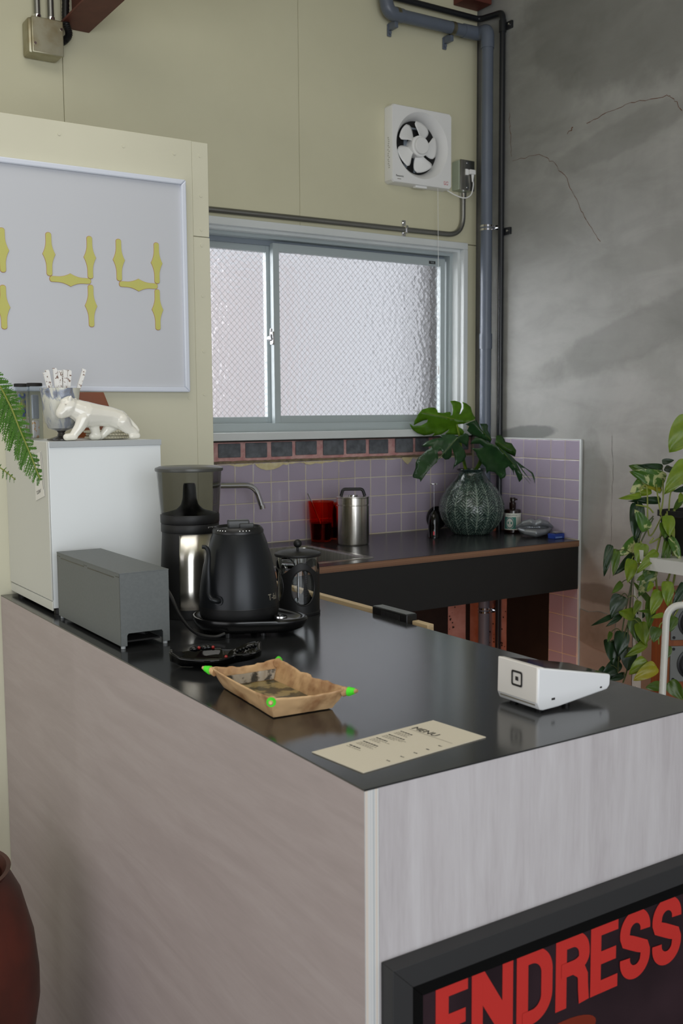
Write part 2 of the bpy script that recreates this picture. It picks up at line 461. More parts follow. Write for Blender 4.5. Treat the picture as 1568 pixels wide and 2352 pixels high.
# vase glaze: paler on the veins, darker at leaf edges, kept per vertex
m_vase, nt, b = new_mat('green_relief_glaze')
at = N(nt, 'ShaderNodeAttribute'); at.attribute_name = 'glaze'
v = coords(nt)
sc_ = N(nt, 'ShaderNodeMath', operation='MULTIPLY_ADD'); nt.links.new(nz(nt, v, 300, 3), sc_.inputs[0]); sc_.inputs[1].default_value = 1.7; nt.links.new(at.outputs['Fac'], sc_.inputs[2])
hf = N(nt, 'ShaderNodeMath', operation='MULTIPLY'); hf.inputs[1].default_value = 0.5; nt.links.new(sc_.outputs[0], hf.inputs[0])
nt.links.new(ramp(nt, hf.outputs[0], [(0.54, lin((22, 32, 30))), (0.70, lin((56, 78, 72))), (0.92, lin((150, 164, 150)))]), b.inputs['Base Color'])
b.inputs['Roughness'].default_value = 0.22; b.inputs['Coat Weight'].default_value = 0.4

# painted goblet
m_goblet, nt, b = new_mat('painted_milk_glass')
v = coords(nt, (1, 1, .45))
c = ramp(nt, nz(nt, v, 34, 4, .6, 1.2), [(0.47, lin((206, 206, 194))), (0.55, lin((84, 104, 146))), (0.64, lin((34, 46, 86)))])
spg = N(nt, 'ShaderNodeSeparateXYZ'); nt.links.new(coords(nt), spg.inputs[0])
mrg = N(nt, 'ShaderNodeMapRange'); mrg.inputs['From Min'].default_value = 0.085; mrg.inputs['From Max'].default_value = 0.03; mrg.inputs['To Max'].default_value = 0.75
nt.links.new(spg.outputs['Z'], mrg.inputs['Value']); c = mixc(nt, mrg.outputs[0], c, lin((92, 98, 112)))
c = mixc(nt, 0.25, c, ramp(nt, nz(nt, coords(nt), 12, 3), [(0.4, lin((222, 220, 205))), (0.65, lin((150, 150, 150)))]))
nt.links.new(c, b.inputs['Base Color']); b.inputs['Roughness'].default_value = 0.15
m_wrap, nt, b = new_mat('printed_wrapper')
c = ramp(nt, nz(nt, coords(nt), 150, 2), [(0.57, lin((236, 234, 230))), (0.63, lin((138, 112, 100)))])
nt.links.new(c, b.inputs['Base Color']); b.inputs['Roughness'].default_value = 0.6

# plants: measured leaf positions (base, tip, width, kind)
LEAVES=[((2.624,2.177,1.121),(2.539,2.223,1.145),0.053,'v'),
((2.646,2.203,1.16),(2.583,2.232,1.166),0.021,'d'),
((2.594,2.22,1.122),(2.547,2.235,1.084),0.041,'v'),
((2.631,2.193,1.092),(2.583,2.213,1.102),0.019,'y'),
((2.56,2.212,1.073),(2.501,2.238,1.065),0.019,'l'),
((2.612,2.217,1.086),(2.561,2.236,1.073),0.025,'l'),
((2.618,2.186,1.059),(2.545,2.221,1.061),0.018,'d'),
((2.565,2.229,1.041),(2.55,2.215,0.933),0.048,'d'),
((2.548,2.173,0.971),(2.516,2.188,1.026),0.04,'v'),
((2.572,2.114,1.013),(2.567,2.099,0.958),0.041,'l'),
((2.577,2.103,0.946),(2.591,2.075,0.879),0.029,'v'),
((2.571,2.118,0.935),(2.553,2.111,0.878),0.016,'g'),
((2.578,2.108,0.935),(2.559,2.1,0.867),0.017,'g'),
((2.559,2.221,0.929),(2.504,2.239,0.886),0.046,'v'),
((2.539,2.185,0.921),(2.523,2.177,0.866),0.045,'l'),
((2.486,2.241,0.9),(2.469,2.232,0.83),0.028,'g'),
((2.537,2.218,0.883),(2.484,2.234,0.829),0.03,'d'),
((2.502,2.192,0.873),(2.483,2.185,0.812),0.043,'l'),
((2.551,2.139,0.901),(2.495,2.157,0.844),0.029,'l'),
((2.554,2.154,0.845),(2.511,2.162,0.77),0.043,'v'),
((2.649,2.107,1.174),(2.584,2.128,1.092),0.057,'l'),
((2.656,2.196,1.158),(2.669,2.174,1.146),0.021,'d'),
((2.669,2.174,1.146),(2.677,2.162,1.181),0.016,'d'),
((2.666,2.123,1.096),(2.628,2.134,1.088),0.019,'d'),
((2.681,2.146,1.073),(2.662,2.144,1.053),0.025,'l'),
((2.494,2.224,0.798),(2.463,2.229,0.77),0.023,'g'),
((2.497,2.229,0.754),(2.465,2.231,0.695),0.048,'d'),
((2.494,2.224,0.693),(2.45,2.237,0.664),0.018,'d'),
((2.515,2.187,0.7),(2.471,2.205,0.709),0.039,'l'),
((2.554,2.186,0.701),(2.522,2.193,0.686),0.025,'d'),
((2.52,2.169,0.674),(2.525,2.147,0.615),0.047,'l'),
((2.484,2.073,0.681),(2.467,2.068,0.644),0.034,'g'),
((2.531,2.155,0.613),(2.473,2.176,0.574),0.03,'l'),
((2.456,2.045,0.8),(2.428,2.044,0.738),0.037,'l'),
((2.471,2.027,0.828),(2.462,2.014,0.766),0.038,'l'),
((2.545,2.025,0.815),(2.505,2.03,0.738),0.03,'d'),
((2.487,2.211,0.642),(2.469,2.203,0.577),0.051,'d'),
((2.459,2.237,0.609),(2.46,2.217,0.545),0.041,'d'),
((2.501,2.195,0.591),(2.489,2.185,0.531),0.051,'d'),
((2.479,2.217,0.547),(2.428,2.232,0.501),0.046,'d'),
((2.442,2.239,0.527),(2.414,2.243,0.51),0.021,'d'),
((2.497,2.212,0.504),(2.456,2.225,0.49),0.023,'d'),
((2.449,2.047,0.572),(2.392,2.069,0.537),0.042,'y'),
((2.443,2.022,0.519),(2.404,2.035,0.517),0.03,'g'),
((2.46,1.999,0.53),(2.483,1.968,0.486),0.043,'g'),
((2.463,2.033,0.731),(2.427,2.043,0.725),0.015,'l'),
((2.488,2.016,0.724),(2.472,2.01,0.686),0.033,'g'),
((2.469,2.018,0.636),(2.455,2.011,0.601),0.028,'g'),
((2.457,2.23,0.643),(2.441,2.226,0.617),0.016,'g'),
((2.549,2.158,0.745),(2.508,2.179,0.799),0.019,'g'),
((2.513,2.169,0.745),(2.492,2.167,0.709),0.021,'l'),
((2.449,2.065,0.825),(2.428,2.063,0.801),0.018,'l'),
((2.671,2.108,1.305),(2.612,2.136,1.221),0.102,'l')]
VINES=[[(2.61,2.15,1.017),(2.574,2.158,0.881),(2.571,2.15,0.799),(2.573,2.146,0.775)],
[(2.632,2.137,1.03),(2.619,2.128,0.881),(2.6,2.132,0.802)],
[(2.591,2.185,1.008),(2.553,2.203,0.947),(2.52,2.207,0.794),(2.502,2.21,0.72),(2.487,2.211,0.643)],
[(2.591,2.185,1.001),(2.537,2.205,0.879),(2.506,2.202,0.673),(2.499,2.198,0.602),(2.5,2.196,0.591)],
[(2.621,2.141,1.003),(2.624,2.122,0.853),(2.61,2.122,0.772),(2.604,2.117,0.697)],
[(2.505,2.203,0.673),(2.476,2.21,0.577),(2.468,2.208,0.516)],
[(2.499,2.198,0.602),(2.494,2.193,0.529),(2.48,2.197,0.484)],
[(2.614,2.17,1.008),(2.576,2.188,0.947),(2.579,2.203,1.097),(2.561,2.214,1.091)],
[(2.609,2.174,1.011),(2.619,2.172,1.056),(2.623,2.177,1.12)],
[(2.632,2.159,1.015),(2.642,2.161,1.083),(2.668,2.15,1.138)],
[(2.592,2.186,1.018),(2.578,2.197,1.036),(2.547,2.218,1.043)],
[(2.612,2.172,1.009),(2.606,2.182,1.07),(2.605,2.188,1.108)],
[(2.624,2.126,0.686),(2.589,2.147,0.666),(2.582,2.145,0.604)],
[(2.614,2.147,0.809),(2.645,2.119,0.741),(2.624,2.126,0.686)],
[(2.571,2.166,0.942),(2.561,2.171,0.925),(2.595,2.152,0.949),(2.608,2.147,0.983)]]
MON_A=((2.575, 3.212, 1.315),[(-0.140,-0.019),(-0.125,-0.029),(-0.094,-0.027),(-0.072,-0.015),(-0.068,-0.005),(-0.086,-0.008),(-0.108,-0.018),(-0.124,-0.027),(-0.121,-0.008),(-0.113,0.003),(-0.110,0.013),(-0.091,0.035),(-0.064,0.043),(-0.041,0.043),(-0.031,0.032),(-0.029,0.023),(-0.009,0.021),(0.008,0.025),(0.020,0.026),(0.023,0.020),(0.021,0.010),(0.028,0.013),(0.032,0.033),(0.030,0.054),(0.022,0.071),(0.039,0.073),(0.059,0.067),(0.066,0.061),(0.067,0.047),(0.059,0.023),(0.055,0.015),(0.062,0.020),(0.073,0.040),(0.074,0.057),(0.070,0.068),(0.086,0.062),(0.103,0.047),(0.108,0.027),(0.114,0.011),(0.121,0.003),(0.114,-0.006),(0.093,-0.014),(0.073,-0.022),(0.045,-0.024),(0.051,-0.033),(0.066,-0.040),(0.076,-0.052),(0.073,-0.064),(0.059,-0.065),(0.032,-0.064),(0.001,-0.062),(0.018,-0.042),(-0.012,-0.061),(-0.050,-0.069),(-0.040,-0.056),(-0.057,-0.062),(-0.081,-0.066),(-0.108,-0.057),(-0.128,-0.042),(-0.137,-0.028)])
MON_B=((2.523, 3.159, 1.178),[(-0.084,0.030),(-0.062,0.050),(-0.039,0.058),(-0.015,0.063),(-0.002,0.066),(-0.015,0.073),(0.008,0.076),(0.039,0.076),(0.055,0.065),(0.086,0.080),(0.099,0.076),(0.101,0.053),(0.094,0.026),(0.082,0.038),(0.065,0.044),(0.059,0.043),(0.069,0.033),(0.086,0.013),(0.092,-0.009),(0.082,-0.028),(0.059,-0.041),(0.045,-0.051),(0.040,-0.063),(0.043,-0.044),(0.049,-0.028),(0.045,-0.008),(0.039,0.009),(0.032,0.023),(0.034,0.009),(0.032,-0.011),(0.022,-0.021),(0.008,-0.023),(-0.005,-0.014),(-0.005,0.009),(-0.013,0.013),(-0.022,0.006),(-0.020,-0.014),(-0.025,-0.034),(-0.052,-0.055),(-0.069,-0.081),(-0.086,-0.105),(-0.089,-0.111),(-0.092,-0.100),(-0.117,-0.093),(-0.119,-0.085),(-0.107,-0.055),(-0.106,-0.034),(-0.096,-0.014),(-0.069,0.009),(-0.049,0.023),(-0.042,0.030),(-0.062,0.029)])
MON_C=((2.726, 3.035, 1.138),[(-0.058,0.080),(-0.074,0.092),(-0.090,0.099),(-0.111,0.102),(-0.131,0.078),(-0.117,0.078),(-0.094,0.078),(-0.077,0.065),(-0.097,0.060),(-0.124,0.062),(-0.107,0.045),(-0.100,0.028),(-0.082,0.001),(-0.068,-0.012),(-0.063,-0.039),(-0.055,-0.029),(-0.033,-0.033),(-0.016,-0.049),(-0.011,-0.063),(0.007,-0.053),(0.011,-0.043),(0.007,-0.019),(0.019,-0.011),(0.034,-0.029),(0.039,-0.046),(0.038,-0.023),(0.061,-0.073),(0.071,-0.060),(0.069,-0.043),(0.048,0.004),(0.074,-0.033),(0.106,-0.070),(0.091,-0.049),(0.068,-0.016),(0.085,-0.019),(0.108,-0.039),(0.118,-0.066),(0.120,-0.080),(0.122,-0.056),(0.115,-0.036),(0.085,-0.016),(0.048,0.011),(0.027,0.031),(0.000,0.051),(-0.023,0.065),(-0.040,0.073)])
MON_D=((2.709, 3.156, 1.266),[(-0.060,0.025),(-0.045,0.017),(-0.052,-0.000),(-0.038,-0.014),(0.002,-0.033),(0.029,-0.043),(0.038,-0.050),(0.043,-0.038),(0.038,-0.018),(0.029,-0.000),(0.032,0.020),(0.026,0.027),(-0.002,0.027),(0.003,0.012),(0.010,-0.007),(0.002,0.003),(-0.016,0.041),(-0.040,0.034)])
MON_E=((2.768, 3.075, 1.207),[(-0.042,0.008),(-0.035,0.038),(-0.018,0.043),(-0.003,0.025),(0.001,0.014),(0.026,0.008),(0.042,-0.020),(0.038,-0.045),(0.023,-0.038),(-0.004,-0.023),(-0.028,-0.009)])
MSTEM={'A':[(2.612,3.186,1.291),(2.618,3.176,1.242),(2.647,3.18,1.126),(2.67,3.185,1.09)],
'B':[(2.608,3.181,1.229),(2.623,3.166,1.181),(2.65,3.178,1.126),(2.671,3.184,1.09)],
'C':[(2.717,3.109,1.213),(2.7,3.116,1.181),(2.693,3.15,1.125),(2.684,3.176,1.09)],
'D':[(2.715,3.111,1.218),(2.691,3.121,1.174),(2.691,3.152,1.125),(2.681,3.178,1.09)],
'E':[(2.739,3.094,1.208),(2.705,3.112,1.174),(2.696,3.148,1.125),(2.687,3.174,1.09)]}
# ================================================================== the setting
FZ = -0.065
struct(MB().box(-2.4, 3.05, -3.0, 3.6, FZ - 0.1, FZ).build('floor', m_floor, smooth=False))
struct(MB().box(-2.4, 3.05, -3.0, 3.6, 3.3, 3.4).build('ceiling', m_ceiling, smooth=False))
struct(MB().box(-2.5, -2.4, -3.0, 3.6, FZ, 3.3).build('wall_far_left', m_wall_far, smooth=False))

# --- right wall: bare concrete
wr = struct(MB().box(2.864, 3.05, -3.0, 3.6, FZ, 3.3).build('wall_right', m_conc, smooth=False))
def crack(pts, wd, mat):
    mb = MB(); P = []
    rnd = random.Random(len(pts) * 31 + int(pts[0][0] * 100))
    for i in range(len(pts) - 1):
        for j in range(6):
            t = j / 6
            P.append((pts[i][0] * (1 - t) + pts[i + 1][0] * t + rnd.uniform(-.004, .004), pts[i][1] * (1 - t) + pts[i + 1][1] * t + rnd.uniform(-.004, .004)))
    P.append(pts[-1])
    for a, bb in zip(P[:-1], P[1:]):
        d = Vector((bb[0] - a[0], bb[1] - a[1])).normalized(); n = Vector((-d.y, d.x)) * wd * rnd.uniform(.35, 1)
        mb.face([(2.8633, a[0] + n.x, a[1] + n.y), (2.8633, a[0] - n.x, a[1] - n.y), (2.8633, bb[0] - n.x, bb[1] - n.y), (2.8633, bb[0] + n.x, bb[1] + n.y)])
    mb.build('crack', mat, wr, smooth=False)
crack([(3.155, 2.328), (3.003, 2.325), (2.932, 2.281), (2.856, 2.206), (2.794, 2.1), (2.745, 2.029), (2.682, 1.95)], 0.0011, m_rust)
crack([(2.757, 2.38), (2.653, 2.401), (2.535, 2.402), (2.395, 2.389), (2.367, 2.371), (2.334, 2.325)], 0.0012, m_rust)
crack([(3.175, 2.515), (3.167, 2.449), (3.158, 2.347)], 0.0014, m_rust)
crack([(2.855, 2.366), (2.826, 2.384)], 0.0022, m_rust)
crack([(2.609, 1.251), (2.603, 1.093), (2.606, 0.934), (2.609, 0.724)], 0.0008, m_crackdark)

def wall_patch(pts, mat):
    MB().prism(pts, YZ2, 2.8612, 2.8645).build('plaster_patch', mat, wr)
YZ2 = lambda u, v, d: (d, u, v)
m_conc2 = M('smooth_plaster', (150, 147, 140), 0.8, col2=(128, 124, 116), scale=9, bmp=0.2, bscale=60)
wall_patch([(2.752, .592), (2.71, .585), (2.66, .596), (2.60, .59), (2.575, .575), (2.583, .50), (2.60, .445), (2.67, .452), (2.752, .47)], m_conc2)

# --- back wall: brick and tile core with an opening for the window
WX0, WX1, WZ0, WZ1 = 1.12, 2.745, 1.262, 2.0
mb = MB()
for x0, x1, z0, z1 in ((-2.4, WX0, FZ, 3.3), (WX1, 2.87, FZ, 3.3), (WX0, WX1, FZ, WZ0), (WX0, WX1, WZ1, 3.3)):
    mb.box(x0, x1, 3.400, 3.55, z0, z1)
wb_ = struct(mb.build('wall_back', M('wall_core', (150, 148, 144), .85), smooth=False))
MB().box(1.2, 2.862, 3.396, 3.4005, 1.15, 1.246).build('mortar_bed', m_mortar, wb_, smooth=False)
# cream boards in front
for x0, x1, z0, z1 in ((0.243, 1.1212, 1.3, 3.3), (1.1228, 1.9983, 2.0265, 3.3), (1.9997, 2.846, 2.0265, 3.3), (2.78, 2.846, 1.245, 2.0235), (-2.4, 0.24, 1.3, 3.3)):
    MB().box(x0, x1, 3.35, 3.40, z0, z1, 0.001, 1).build('wall_board', m_cream, wb_)

# brick course under the sill
bx = [(1.585, 1.645), (1.668, 1.759), (1.780, 1.871), (1.889, 1.980), (1.994, 2.088), (2.118, 2.213), (2.226, 2.318), (2.334, 2.427), (2.462, 2.550), (2.565, 2.633), (2.655, 2.745), (2.762, 2.845)]
rnd = random.Random(3)
for x0, x1 in bx:
    z0 = 1.178 + rnd.uniform(-.003, .003)
    mb = MB(); mb.box(x0, x1, 3.388 + rnd.uniform(0, .004), 3.405, z0, 1.2315 + rnd.uniform(-.002, .003), 0.003, 2)
    mb.build('brick', m_brick, wb_)
MB().box(1.2, 2.862, 3.385, 3.402, 1.2345, 1.246, .001).build('sill_gap', m_crackdark, wb_)

# torn plaster edge above the tiles
def ragged(name, mat, x0, x1, ztop, zbot, y, amp, seed, thick=0.006, n=120):
    mb = MB(); top = []; bot = []
    for i in range(n + 1):
        x = x0 + (x1 - x0) * i / n
        a = noise.noise(Vector((x * 11, seed, 0))) * amp + noise.noise(Vector((x * 47, seed, 3))) * amp * .45
        c = noise.noise(Vector((x * 60, seed, 7))) * .002
        top.append((x, ztop + c)); bot.append((x, min(zbot + a, ztop + c - .002)))
    rr = []
    for (xa, zt), (_, zb) in zip(top, bot):
        rr.append([(xa, y, zb), (xa, y, zt), (xa, y + thick, zt), (xa, y + thick, zb)])
    mb.rings(rr); return mb.build(name, mat, wb_, angle=20)
ragged('plaster_edge', m_plaster, 1.4, 2.86, 1.1655, 1.1535, 3.3835, .008, 1.7, .017)
ragged('cement_lip', m_cement, 1.4, 2.86, 1.1545, 1.1515, 3.3815, .014, 5.2, .004)
def patch(name, mat, pts, fn, d0, d1, parent):
    MB().prism(pts, fn, d0, d1).build(name, mat, parent)
XZ = lambda u, v, d: (u, d, v)
YZ = lambda u, v, d: (d, u, v)
patch('cement_patch', m_cement, [(1.812, 1.152), (1.93, 1.156), (1.935, 1.150), (1.915, 1.138), (1.89, 1.130), (1.86, 1.128), (1.836, 1.134), (1.82, 1.143)], XZ, 3.3795, 3.384, wb_)
patch('cement_patch', m_cement, [(2.02, 1.153), (2.075, 1.152), (2.07, 1.146), (2.05, 1.142), (2.03, 1.145)], XZ, 3.3795, 3.384, wb_)
patch('cement_patch', m_cement, [(2.49, 1.158), (2.54, 1.156), (2.53, 1.14), (2.515, 1.128), (2.5, 1.138), (2.488, 1.15)], XZ, 3.3795, 3.384, wb_)

# lilac tiles, 75 mm
MB().box(1.2, 2.862, 3.3838, 3.401, 0.80, 1.156).build('grout_bed', m_grout, wb_, smooth=False)
P_ = 0.0755; G_ = 0.0015
def tile_mesh(a, bz, axis):
    mb = MB()
    if axis == 'XZ': mb.box(-a / 2 + G_, a / 2 - G_, -.004, .004, -bz / 2 + G_, bz / 2 - G_, .0016, 2)
    else: mb.box(-.004, .004, -a / 2 + G_, a / 2 - G_, -bz / 2 + G_, bz / 2 - G_, .0016, 2)
    return mb
ft = None
for k in range(18):
    for r in range(4):
        c = (2.862 - P_ * (k + .5), 3.3865 + rnd.uniform(-.0006, .0006), 0.856 + .0755 * (r + .5))
        if ft is None:
            ft = tile_mesh(P_, .0755, 'XZ').build('tile', m_tile, wb_, world=False); ft.location = c
        else: share('tile', ft, wb_, c)
MB().box(2.8580, 2.865, 2.7585, 3.3835, 0.856, 1.2345).build('grout_bed', m_grout, wr, smooth=False)
MB().box(2.8580, 2.865, 2.7585, 2.914, FZ, 0.856).build('grout_bed', m_grout, wr, smooth=False)
MB().box(2.8560, 2.865, 2.754, 2.7625, FZ, 1.234, .001).build('tile_edge_bead', m_trim, wr)
MB().box(2.8562, 2.865, 2.754, 3.38, 1.2305, 1.2345, .001).build('tile_edge_bead', m_trim, wr)
ft2 = None
for k in range(9):
    for r in range(14):
        if k > 1 and r > 4: continue
        aw = .0762
        c = (2.8605, 2.7615 + aw * (k + .5), 1.231 - .0752 * (r + .5))
        if k == 8: continue
        if ft2 is None:
            ft2 = tile_mesh(aw, .0752, 'YZ').build('tile', m_tile, wr, world=False); ft2.location = c
        else: share('tile', ft2, wr, c)
# below the worktop: black adhesive left on pink plaster
MB().box(2.7385, 2.8375, 3.396, 3.4005, FZ, .856).build('pink_plaster', m_pinkwall, wb_, smooth=False)
def blotch(name, y0, y1, seed, par, xz, d0, d1, z0=FZ, z1=.856, amp=.012):
    a = []; n = 60
    for i in range(n + 1):
        z = z0 + (z1 - z0) * i / n
        a.append((y0 + noise.noise(Vector((z * 9, seed, 0))) * amp + noise.noise(Vector((z * 40, seed, 4))) * amp * .3, z))
    bq = []
    for i in range(n + 1):
        z = z1 - (z1 - z0) * i / n
        bq.append((y1 + noise.noise(Vector((z * 11, seed + 9, 0))) * amp * .4, z))
    patch(name, m_bitumen, a + bq, xz, d0, d1, par)
MB().box(1.2, 2.7385, 3.394, 3.4005, FZ, .856).build('black_adhesive_patch', m_bitumen, wb_, smooth=False)
MB().box(2.8375, 2.864, 3.394, 3.4005, FZ, .856).build('black_adhesive_patch', m_bitumen, wb_, smooth=False)
MB().box(2.8605, 2.8645, 2.914, 3.4, FZ, .856).build('pink_plaster', m_pinkwall, wr, smooth=False)
blotch('black_adhesive_patch', 2.9145, 3.157, 2.2, wr, YZ, 2.8575, 2.861, amp=.004)
mb = MB()
for i in range(46):
    y = 3.20 + rnd.uniform(-.035, .09); z = rnd.uniform(.25, .68); s = rnd.uniform(.001, .0035)
    mb.box(2.8595, 2.8608, y - s, y + s, z - s * rnd.uniform(.6, 2), z + s)
for i in range(40):
    x = 2.7385 + abs(rnd.gauss(0, .025)); z = rnd.uniform(.25, .68); s = rnd.uniform(.001, .004)
    mb.box(x - s, x + s, 3.3952, 3.3962, z - s * rnd.uniform(.6, 2), z + s)
tag(mb.build('adhesive_specks', m_bitumen, wr, smooth=False), kind='stuff')

# --- partition with the board on it
PY = 2.443
wl = struct(MB().box(-2.4, 1.1845, PY + .004, PY + .09, FZ, 2.021).build('wall_left', m_board, smooth=False))
for x0, x1, z0, z1 in ((-2.4, 1.1411, FZ, 2.0225), (1.1415, 1.1855, 1.7885, 2.0215), (1.1415, 1.1865, FZ, 1.7865)):
    MB().box(x0, x1, PY - .003, PY + .005, z0, z1, .0008, 1).build('wall_board', m_board, wl)
mb = MB()
for x, z in ((.803, 1.993), (.96, 1.986), (1.093, 1.985), (1.163, 1.988), (1.113, 1.885), (1.163, 1.89), (1.163, 1.806), (1.163, 1.767), (1.163, 1.64), (1.163, 1.5), (1.163, 1.39), (1.12, 1.65), (1.12, 1.52), (1.12, 1.38)):
    mb.cyl((x, PY - .0042, z), (x, PY - .001, z), .0042, .0045, 10)
tag(mb.build('filled_screw_heads', m_board, wl), kind='stuff')

# --- window
wn = struct(bpy.data.objects.new('window_1', None)); COL.objects.link(wn); wn.location = (1.93, 3.42, 1.262)
tx0, tx1, tz0, tz1 = 1.085, 2.782, 1.242, 2.0265
MB().box(tx0, tx1, 3.325, 3.352, 2.000, tz1, .002).build('trim_board', m_trim, wn)
MB().box(2.760, tx1, 3.325, 3.352, tz0, 2.000, .002).build('trim_board', m_trim, wn)
MB().box(tx0, 2.80, 3.318, 3.405, tz0, 1.270, .002).build('sill', m_trim, wn)
MB().box(tx0, tx0 + .022, 3.325, 3.352, tz0, 2.0, .002).build('trim_board', m_trim, wn)
# stepped reveal
MB().box(tx0 + .02, 2.762, 3.35, 3.385, 1.990, 2.012, .001).build('reveal', m_trim, wn)
MB().box(2.748, 2.770, 3.35, 3.385, 1.268, 1.992, .001).build('reveal', m_trim, wn)
MB().box(tx0 + .02, 2.75, 3.384, 3.54, 1.978, 2.0, .001).build('frame_rail', m_alu, wn)
MB().box(tx0 + .02, 2.75, 3.384, 3.54, 1.262, 1.302, .001).build('frame_rail', m_alu, wn)
MB().box(2.735, 2.75, 3.384, 3.54, 1.30, 1.98, .001).build('frame_stile', m_alu, wn)
MB().box(2.726, 2.7345, 3.432, 3.545, 1.302, 1.978, .001).build('jamb_dark_strip', m_dark, wn)  # dark strip added over the lit jamb to keep the glass edge dark
MB().box(1.10, 1.12, 3.384, 3.54, 1.30, 1.98, .001).build('frame_stile', m_alu, wn)
MB().box(tx0 + .02, 2.735, 3.425, 3.437, 1.960, 1.979).build('frame_groove', m_alu_dark, wn, smooth=False)
def sash(x0, x1, y, lw, rw, top, botm):
    s = MB().box(x0, x0 + lw, y, y + .024, 1.300, 1.9675, .001).build('sash_stile', m_alu, wn)
    MB().box(x1 - rw, x1, y, y + .024, 1.300, 1.9675, .001).build('sash_stile', m_alu, wn)
    MB().box(x0 + lw, x1 - rw, y, y + .024, 1.9675 - top, 1.9675, .001).build('sash_rail', m_alu, wn)
    MB().box(x0 + lw, x1 - rw, y, y + .024, 1.300, 1.300 + botm, .001).build('sash_rail', m_alu, wn)
    a, bb, c, d = x0 + lw - .002, x1 - rw + .002, 1.300 + botm - .002, 1.9675 - top + .002
    MB().box(a, bb, y + .008, y + .0145, c, d).build('pane', m_glass, wn, smooth=False)
    mb = MB(); st = .0235; h = .0004; yy = y + .0068
    L = (bb - a) + (d - c)
    for sgn in (1, -1):
        for i in range(int(L / st) + 1):
            t = i * st
            if sgn == 1: p = (a + t, c); q = (a + t - (d - c), d)
            else: p = (bb - t, c); q = (bb - t + (d - c), d)
            # clip to pane
            def clip(p, q):
                (px, pz), (qx, qz) = p, q
                t0, t1 = 0., 1.; dx = qx - px; dz = qz - pz
                for pp, qq in ((-dx, px - a), (dx, bb - px), (-dz, pz - c), (dz, d - pz)):
                    if abs(pp) < 1e-9:
                        if qq < 0: return None
                        continue
                    r = qq / pp
                    if pp < 0: t0 = max(t0, r)
                    else: t1 = min(t1, r)
                if t0 >= t1: return None
                return (px + dx * t0, pz + dz * t0), (px + dx * t1, pz + dz * t1)
            cc = clip(p, q)
            if cc:
                (px, pz), (qx, qz) = cc
                n = Vector((-(qz - pz), qx - px)).normalized() * h
                mb.face([(px + n.x, yy, pz + n.y), (px - n.x, yy, pz - n.y), (qx - n.x, yy, qz - n.y), (qx + n.x, yy, qz + n.y)])
    tag(mb.build('wire_mesh', m_conduit, wn, smooth=False), kind='stuff')
    return s
sash(1.911, 2.724, 3.402, .026, .024, .030, .030)
sash(1.115, 1.925, 3.438, .026, .024, .030, .026)
pl = MB().box(2.640, 2.672, 3.4005, 3.4025, 1.943, 1.955).build('maker_plate', m_ink, wn, smooth=False)
text_mesh('maker_mark', 'YKK', .0105, m_alu, pl, (2.656, 3.4003, 1.9452), (1, 0, 0), (0, 0, 1), 1.0, align='CENTER')
lk = MB(); lk.box(1.899, 1.909, 3.392, 3.412, 1.593, 1.643, .003); lk.cyl((1.897, 3.396, 1.617), (1.897, 3.410, 1.617), .011, n=20)
lk.tube(spline([(1.895, 3.39, 1.612), (1.889, 3.385, 1.632), (1.891, 3.385, 1.651)]), .0045, 10)
lk.build('crescent_lock', m_chrome, wn)

# neighbour's wall outside the window (daylit)
m_out = M('outside_wall', (232, 224, 224), 0.8, col2=(226, 219, 220), scale=1.2)
nb = struct(MB().box(2.35, 3.3, 5.6, 5.8, -0.9, 2.25).build('wall_outside', m_out, smooth=False))
struct(MB().box(-4.0, 8.0, 3.6, 9.0, -1.0, -0.9).build('floor_outside', M('outside_ground', (188, 186, 184), 0.9), smooth=False))
odp = thing('outside_dark_upright', 'added dark upright outdoors, makes the blurred stripe behind the right edge of the glass', 'pipe', (2.845, 3.68, -.9))
MB().cyl((2.845, 3.68, -.9), (2.845, 3.68, 3.2), .03, n=20).build('pipe', m_blkpipe, odp)  # dark cylinder added only to darken the glass edge
# baseboard-free corner: red oxide steel beams at the ceiling
bm_ = thing('ceiling_beam', 'red-brown painted steel beam end above the zinc junction box', 'beam', (1.16, 3.0, 2.567))
MB().box(1.108, 1.211, -3.0, 3.348, 2.567, 2.575, .001).build('bottom_flange', m_red_steel, bm_)
MB().box(1.156, 1.164, -3.0, 3.348, 2.575, 2.69, .0005).build('web', m_red_steel, bm_)
MB().box(1.108, 1.211, -3.0, 3.348, 2.69, 2.698, .001).build('top_flange', m_red_steel, bm_)
b2 = thing('corner_beam', 'dark red steel beam end in the top corner behind the black pipe', 'beam', (2.78, 3.3, 2.9))
MB().box(2.72, 2.845, 3.262, 3.349, 2.955, 3.07, .002).build('flange', m_red_steel, b2)
MB().box(2.77, 2.79, 3.262, 3.349, 3.07, 3.3, .001).build('web', m_red_steel, b2)
# ================================================================== pipes and wall fixtures
dp = thing('drain_pipe', 'thick grey plastic pipe running down the corner beside the thin black pipe', 'pipe', (2.81, 3.24, FZ))
PX, PYY, PR = 2.81, 3.245, .0235
MB().cyl((PX, PYY, FZ), (PX, PYY, 2.80), PR, n=32).build('riser', m_pvc, dp)
MB().tube(fillet([(PX, PYY, 2.775), (PX, PYY, 2.847), (2.815, 3.30, 2.847), (2.73, 3.30, 2.845)], .04, 10), .0265, 28).build('elbow', m_pvc, dp)
MB().cyl((2.74, 3.30, 2.845), (2.41, 3.30, 2.842), PR, n=28).build('branch', m_pvc, dp)
MB().tube(fillet([(2.43, 3.30, 2.842), (2.366, 3.30, 2.842), (2.352, 3.30, 2.90), (2.35, 3.30, 3.28)], .05, 10), .0262, 28).build('elbow', m_pvc, dp)
MB().cyl((PX, PYY, 1.595), (PX, PYY, 1.655), .0265, n=32).build('socket', m_pvc, dp)
